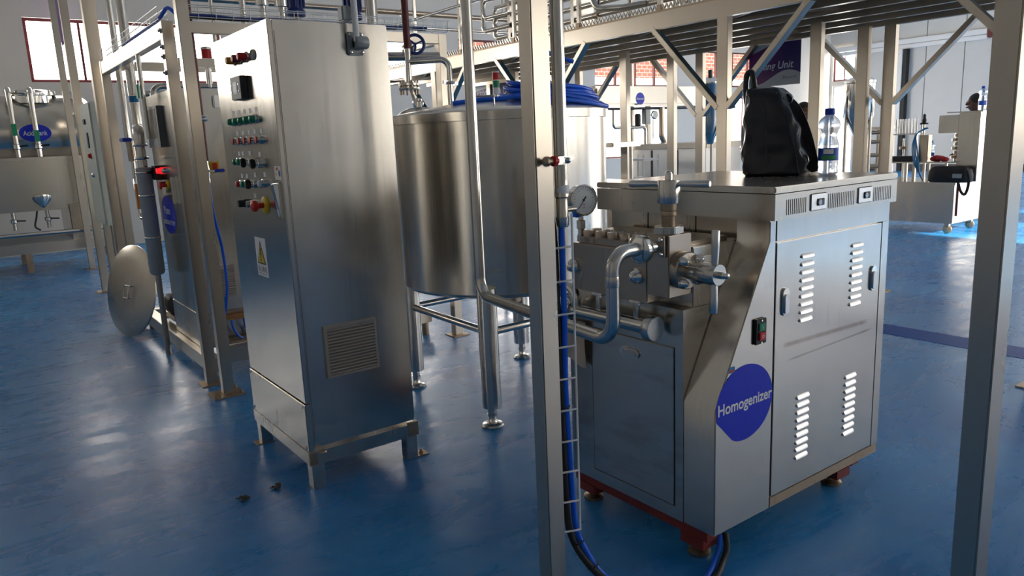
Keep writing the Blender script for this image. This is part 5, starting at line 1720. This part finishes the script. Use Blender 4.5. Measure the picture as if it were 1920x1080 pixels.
# thin background risers by the end windows
for i, (x, y, r_, mt, lb_) in enumerate(((9.6, 9.44, .045, 'steel_post', 'slender steel riser next to the beige vessel'), (7.9, 10.6, .022, 'maroon', 'thin dark red riser behind the mezzanine'), (8.6, 11.6, .03, 'pipe', 'thin polished riser behind the mezzanine'), (8.1, 12.2, .03, 'cream_paint', 'cream painted riser behind the mezzanine'))):
    tag(MB().cyl((x, y, 0), (x, y, 5.0), r_, n=12).build('riser_pipe', mt), lb_, 'pipe')
hp = thing('overhead_pipe', (4.4, 9, 3.2), 'long steel pipe run with a union high above the skid', 'pipe')
MB().cyl((1.2, 9.0, 3.27), (7.0, 9.0, 3.27), .034, n=16).build('tube', 'steel_pump', hp)
MB().torus((5.0, 9.0, 3.27), (1, 0, 0), .05, .02).build('union', 'chrome', hp)
MB().cyl((3.6, 9.05, 3.10), (7.0, 9.05, 3.10), .022, n=12).build('lower_tube', 'pipe', hp)
for x in (1.5, 6.6):
    MB().cyl((x, 9.0, 3.27), (x, 9.0, ZC), .012, n=8).build('hanger', 'steel', hp)

# ================================================================ FILLING MACHINE
fm = thing('filling_machine', (11.7, 5.2, 0), 'stainless filling machine on a wheeled base with tower and nozzles', 'machine')
MB().box(11.245, 12.15, 4.807, 6.25, .15, .70).build('base_cabinet', 'steel_panel', fm, bevel=.006)
MB().box(11.225, 12.17, 4.787, 6.32, .70, .735).build('base_top', 'steel', fm, bevel=.004)
for x, y in ((11.33, 4.90), (12.05, 4.90), (11.33, 6.2), (12.05, 6.2)):
    o = MB().lathe((x - .018, y, .062), (1, 0, 0), [(.05, 0), (.062, .006), (.062, .03), (.05, .036)], 20).build('caster', 'steel_rust', fm)
    MB().box(x - .028, x + .028, y - .03, y + .03, .10, .15).build('fork', 'steel', o)
MB().box(11.45, 12.10, 4.62, 4.895, .737, 1.690).build('tower', 'steel_panel', fm, bevel=.006)
MB().box(11.46, 12.0, 4.897, 5.17, 1.415, 1.665).build('tower_head', 'steel_panel', fm, bevel=.006)
MB().box(11.42, 12.12, 4.58, 5.05, 1.692, 1.706).build('tower_top', 'steel', fm)
MB().box(11.30, 11.95, 4.90, 5.9, 1.00, 1.02).build('bottle_table', 'steel', fm)
for x in (11.35, 11.9):
    for y in (5.21, 5.53, 5.85):
        MB().box(x, x + .03, y, y + .03, .735, 1.0).build('table_leg', 'steel', fm)
for k in range(6):
    MB().cyl((11.5, 4.93 + .02 * (k % 2), 1.40 - .06 * k), (11.5, 4.93 + .02 * (k % 2), 1.36 - .06 * k), .03 + .012 * (k % 2), n=12).build('capping_chuck', 'steel_pump', fm)
MB().cyl((11.5, 4.93, 1.02), (11.5, 4.93, 1.41), .02, n=10).build('capping_spindle', 'chrome', fm)
MB().box(11.33, 11.45, 5.24, 5.37, 1.02, 1.40).build('valve_block', 'steel_pump', fm, bevel=.006)
MB().lathe((11.39, 5.34, 1.55), (0, 0, 1), [(.055, 0), (.055, .02), (.025, .025), (.03, .06), (.02, .09), (.02, .13), (.008, .15)], 16).build('actuator', 'black', fm)
MB().cyl((11.39, 5.34, 1.40), (11.39, 5.34, 1.55), .018).build('actuator_stem', 'steel', fm)
MB().box(11.32, 11.44, 5.41, 5.77, 1.41, 1.43).build('nozzle_rail', 'aluminium', fm)
for k in range(8):
    MB().cyl((11.38, 5.44 + .042 * k, 1.43), (11.38, 5.44 + .042 * k, 1.64), .012, n=10).build('nozzle', 'aluminium', fm)
for y in (5.42, 5.76):
    MB().box(11.36, 11.40, y, y + .035, .735, 1.42).build('nozzle_post', 'steel_post', fm)
for k in range(4):
    MB().tube(smooth_path([(11.37, 5.30 - .01 * k, 1.50), (11.32, 5.40, 1.42), (11.29, 5.44 - .02 * k, 1.25), (11.29, 5.40 - .02 * k, 1.0), (11.30, 5.32, .85), (11.33, 5.28, .75)]), .009, 6).build('air_hose', 'blue_tube', fm)
MB().box(11.35, 11.5, 5.45, 5.75, 1.02, 1.10).build('drip_box', 'black', fm, bevel=.01)
MB().cyl((11.4, 5.62, 1.20), (11.4, 5.62, 1.24), .06).build('star_wheel', 'steel_rust', fm)
MB().cyl((11.4, 5.62, 1.10), (11.4, 5.62, 1.36), .014).build('star_wheel_shaft', 'steel', fm)
for y in (5.95, 6.12):
    MB().box(11.30, 11.34, y, y + .035, .735, 1.50).build('frame_post', 'steel_post', fm)
for z in (.95, 1.12, 1.32, 1.46):
    MB().cyl((11.32, 5.9, z), (11.32, 6.2, z), .03, n=10).build('cross_roller', 'steel_pump', fm)
MB().box(11.28, 11.6, 5.80, 6.35, 1.50, 1.54).build('upper_plate', 'steel', fm)
MB().box(11.36, 11.46, 5.85, 5.98, 1.54, 1.78).build('cylinder', 'dark_metal', fm, bevel=.01)
# things on it
bottle('water_bottle', (11.62, 4.68, 1.707), .33, 'blue-capped water bottle on top of the filling machine tower', 'water bottles')
bottle('water_bottle', (11.70, 5.36, 1.021), .29, 'blue-capped water bottle on the filling table by the red cloth', 'water bottles')
g = MB()
for k in range(9):
    a = 2 * math.pi * k / 9
    g.sphere((11.375 + .03 * math.cos(a), 5.085 + .08 * math.cos(a * 1.3), 1.062 + .012 * math.sin(a * 2)), .045, 10, 6, (1, 1.3, .8))
tag(g.build('red_cloth', 'red_cloth', angle=70), 'crumpled red cloth lying on the filling table', 'cloth')
bg2 = thing('shoulder_bag', (11.315, 4.90, .736), 'black padded shoulder bag lying on the filling machine base', 'bag')
g = MB()
vs, fs = [], []
n_ = 28
secs = ((0, .92, .9), (.02, 1.0, 1.0), (.10, 1.0, 1.0), (.17, .95, .9), (.205, .80, .7), (.215, .5, .4))
for z, kw, kd in secs:
    for i in range(n_):
        a = 2 * math.pi * i / n_
        ca, sa = math.cos(a), math.sin(a)
        vs.append((11.315 + .125 * kd * math.copysign(abs(ca) ** .6, ca), 4.90 + .285 * kw * math.copysign(abs(sa) ** .6, sa), .7355 + z + .010 * math.sin(5 * a) * (z > .05)))
for k in range(len(secs) - 1):
    for i in range(n_):
        j = (i + 1) % n_
        fs.append((k * n_ + i, k * n_ + j, (k + 1) * n_ + j, (k + 1) * n_ + i))
fs += [tuple(reversed(range(n_))), tuple(range((len(secs) - 1) * n_, len(secs) * n_))]
g.add(vs, fs).build('bag_body', 'bag_cloth', bg2, angle=70)
sp = smooth_path([(11.25, 4.70, .945), (11.19, 4.625, .87), (11.18, 4.60, .72), (11.19, 4.64, .58), (11.195, 4.70, .62), (11.20, 4.745, .745)])
g = MB()
for a, b_ in zip(sp, sp[1:]):
    g.bar(a, b_, .035, .006, (1, 0, 0))
g.build('strap', 'bag_cloth', bg2)
MB().box(11.214, 11.222, 4.735, 4.765, .27, .74).build('hanging_strap', 'maroon', bg2)
MB().box(11.180, 11.196, 4.70, 4.82, .80, .86).build('front_pocket', 'grey_cast', bg2, bevel=.004)


# ================================================================ PEOPLE
def person(loc, face, label, k=1.0, lean=0.0):
    """standing figure grown from a jointed skeleton; face = heading in radians"""
    e = thing('person', loc, label, 'person')
    hx_, hy_ = math.cos(face), math.sin(face)
    fw, rt_ = Vector((hx_, hy_, 0)), Vector((hy_, -hx_, 0))

    def at_(r_, f_, z):
        return (rt_ * r_ + fw * (f_ + lean * max(0, z - .95)) + Vector((0, 0, z))) * k
    J = [at_(0, 0, .98), at_(0, 0, 1.15), at_(0, .01, 1.32), at_(0, 0, 1.46), at_(0, .01, 1.53), at_(0, .03, 1.60),
         at_(.10, 0, .93), at_(.11, .02, .50), at_(.11, 0, .09), at_(.12, .14, .04),
         at_(-.10, 0, .93), at_(-.11, .02, .50), at_(-.11, 0, .09), at_(-.12, .14, .04),
         at_(.19, 0, 1.42), at_(.24, -.01, 1.14), at_(.22, .16, .98), at_(.20, .26, .98),
         at_(-.19, 0, 1.42), at_(-.24, -.01, 1.14), at_(-.22, .16, .98), at_(-.20, .26, .98)]
    Rr = [.15, .14, .155, .10, .055, .06, .095, .062, .042, .035, .095, .062, .042, .035, .062, .044, .032, .030, .062, .044, .032, .030]
    E_ = [(0, 1), (1, 2), (2, 3), (3, 4), (4, 5), (0, 6), (6, 7), (7, 8), (8, 9), (0, 10), (10, 11), (11, 12), (12, 13), (3, 14), (14, 15), (15, 16), (16, 17), (3, 18), (18, 19), (19, 20), (20, 21)]
    for s_, root in ((1, 17), (-1, 21)):
        for q in range(4):
            i0 = len(J)
            J.append(at_(s_ * (.225 - .018 * q), .30, .97))
            J.append(at_(s_ * (.225 - .018 * q), .345 + .008 * (q in (1, 2)), .95))
            Rr += [.009, .008]
            E_ += [(root, i0), (i0, i0 + 1)]
        i0 = len(J)
        J.append(at_(s_ * .165, .27, .985))
        J.append(at_(s_ * .15, .30, .975))
        Rr += [.010, .009]
        E_ += [(root, i0), (i0, i0 + 1)]
    me = bpy.data.meshes.new('body')
    me.from_pydata(J, E_, [])
    o = bpy.data.objects.new('body', me)
    col.objects.link(o)
    md = o.modifiers.new('skin', 'SKIN')
    for i, v in enumerate(me.skin_vertices[0].data):
        v.radius = (Rr[i] * k, Rr[i] * k)
        v.use_root = (i == 0)
    s2 = o.modifiers.new('sub', 'SUBSURF')
    s2.levels = s2.render_levels = 2
    bpy.context.view_layer.update()
    m2 = bpy.data.meshes.new_from_object(o.evaluated_get(bpy.context.evaluated_depsgraph_get()))
    bpy.data.objects.remove(o)
    # head joined to the same surface object
    h = MB()
    hc_ = at_(0, .035, 1.685)
    h.sphere(hc_, .108 * k, 24, 16, (.86, .95, 1.15))
    nose = hc_ + fw * .108 * k - Vector((0, 0, .01))
    h.sphere(nose, .020 * k, 10, 8)
    for s_ in (1, -1):
        h.sphere(hc_ + rt_ * (.092 * k * s_) - fw * .005, .024 * k, 10, 8, (.6, .8, 1.2))
        h.sphere(hc_ + rt_ * (.036 * k * s_) + fw * .093 * k + Vector((0, 0, .018 * k)), .014 * k, 8, 6)
    h.sphere(hc_ + fw * .095 * k - Vector((0, 0, .055 * k)), .026 * k, 10, 6, (1, 1, .4))
    v0 = len(m2.vertices)
    bm = bmesh.new()
    bm.from_mesh(m2)
    vv = [bm.verts.new(q) for q in h.v]
    for ff in h.f:
        bm.faces.new([vv[i] for i in ff])
    bm.normal_update()
    for ff in bm.faces:
        c = ff.calc_center_median()
        z = c.z / k
        side = abs(c.dot(rt_)) / k
        fwd = (c.dot(fw)) / k
        ff.material_index = 0 if z > 1.50 or (fwd > .13 + lean * .3 and .9 < z < 1.06) else (1 if z > .97 or side > .19 else 2)
        ff.smooth = True
    bm.to_mesh(m2)
    bm.free()
    m2.materials.clear()
    for nm in ('skin', 'shirt', 'trousers'):
        m2.materials.append(MATS[nm])
    link('body', m2, loc, e)
    hr = MB()
    hr.sphere(Vector(loc) + hc_ + Vector((0, 0, .028 * k)) - fw * .014, .112 * k, 24, 14, (.90, .93, 1.02))
    hr.build('hair', 'hair', e)
    return e


person((10.20, 6.52, 0), math.atan2(-.6, -.8), 'dark-haired person in dark clothes standing behind the leather bag', 1.07)
person((13.05, 5.22, 0), math.atan2(.75, -.65), 'dark-haired person bending forward behind the filling machine tower', 1.09, lean=.12)
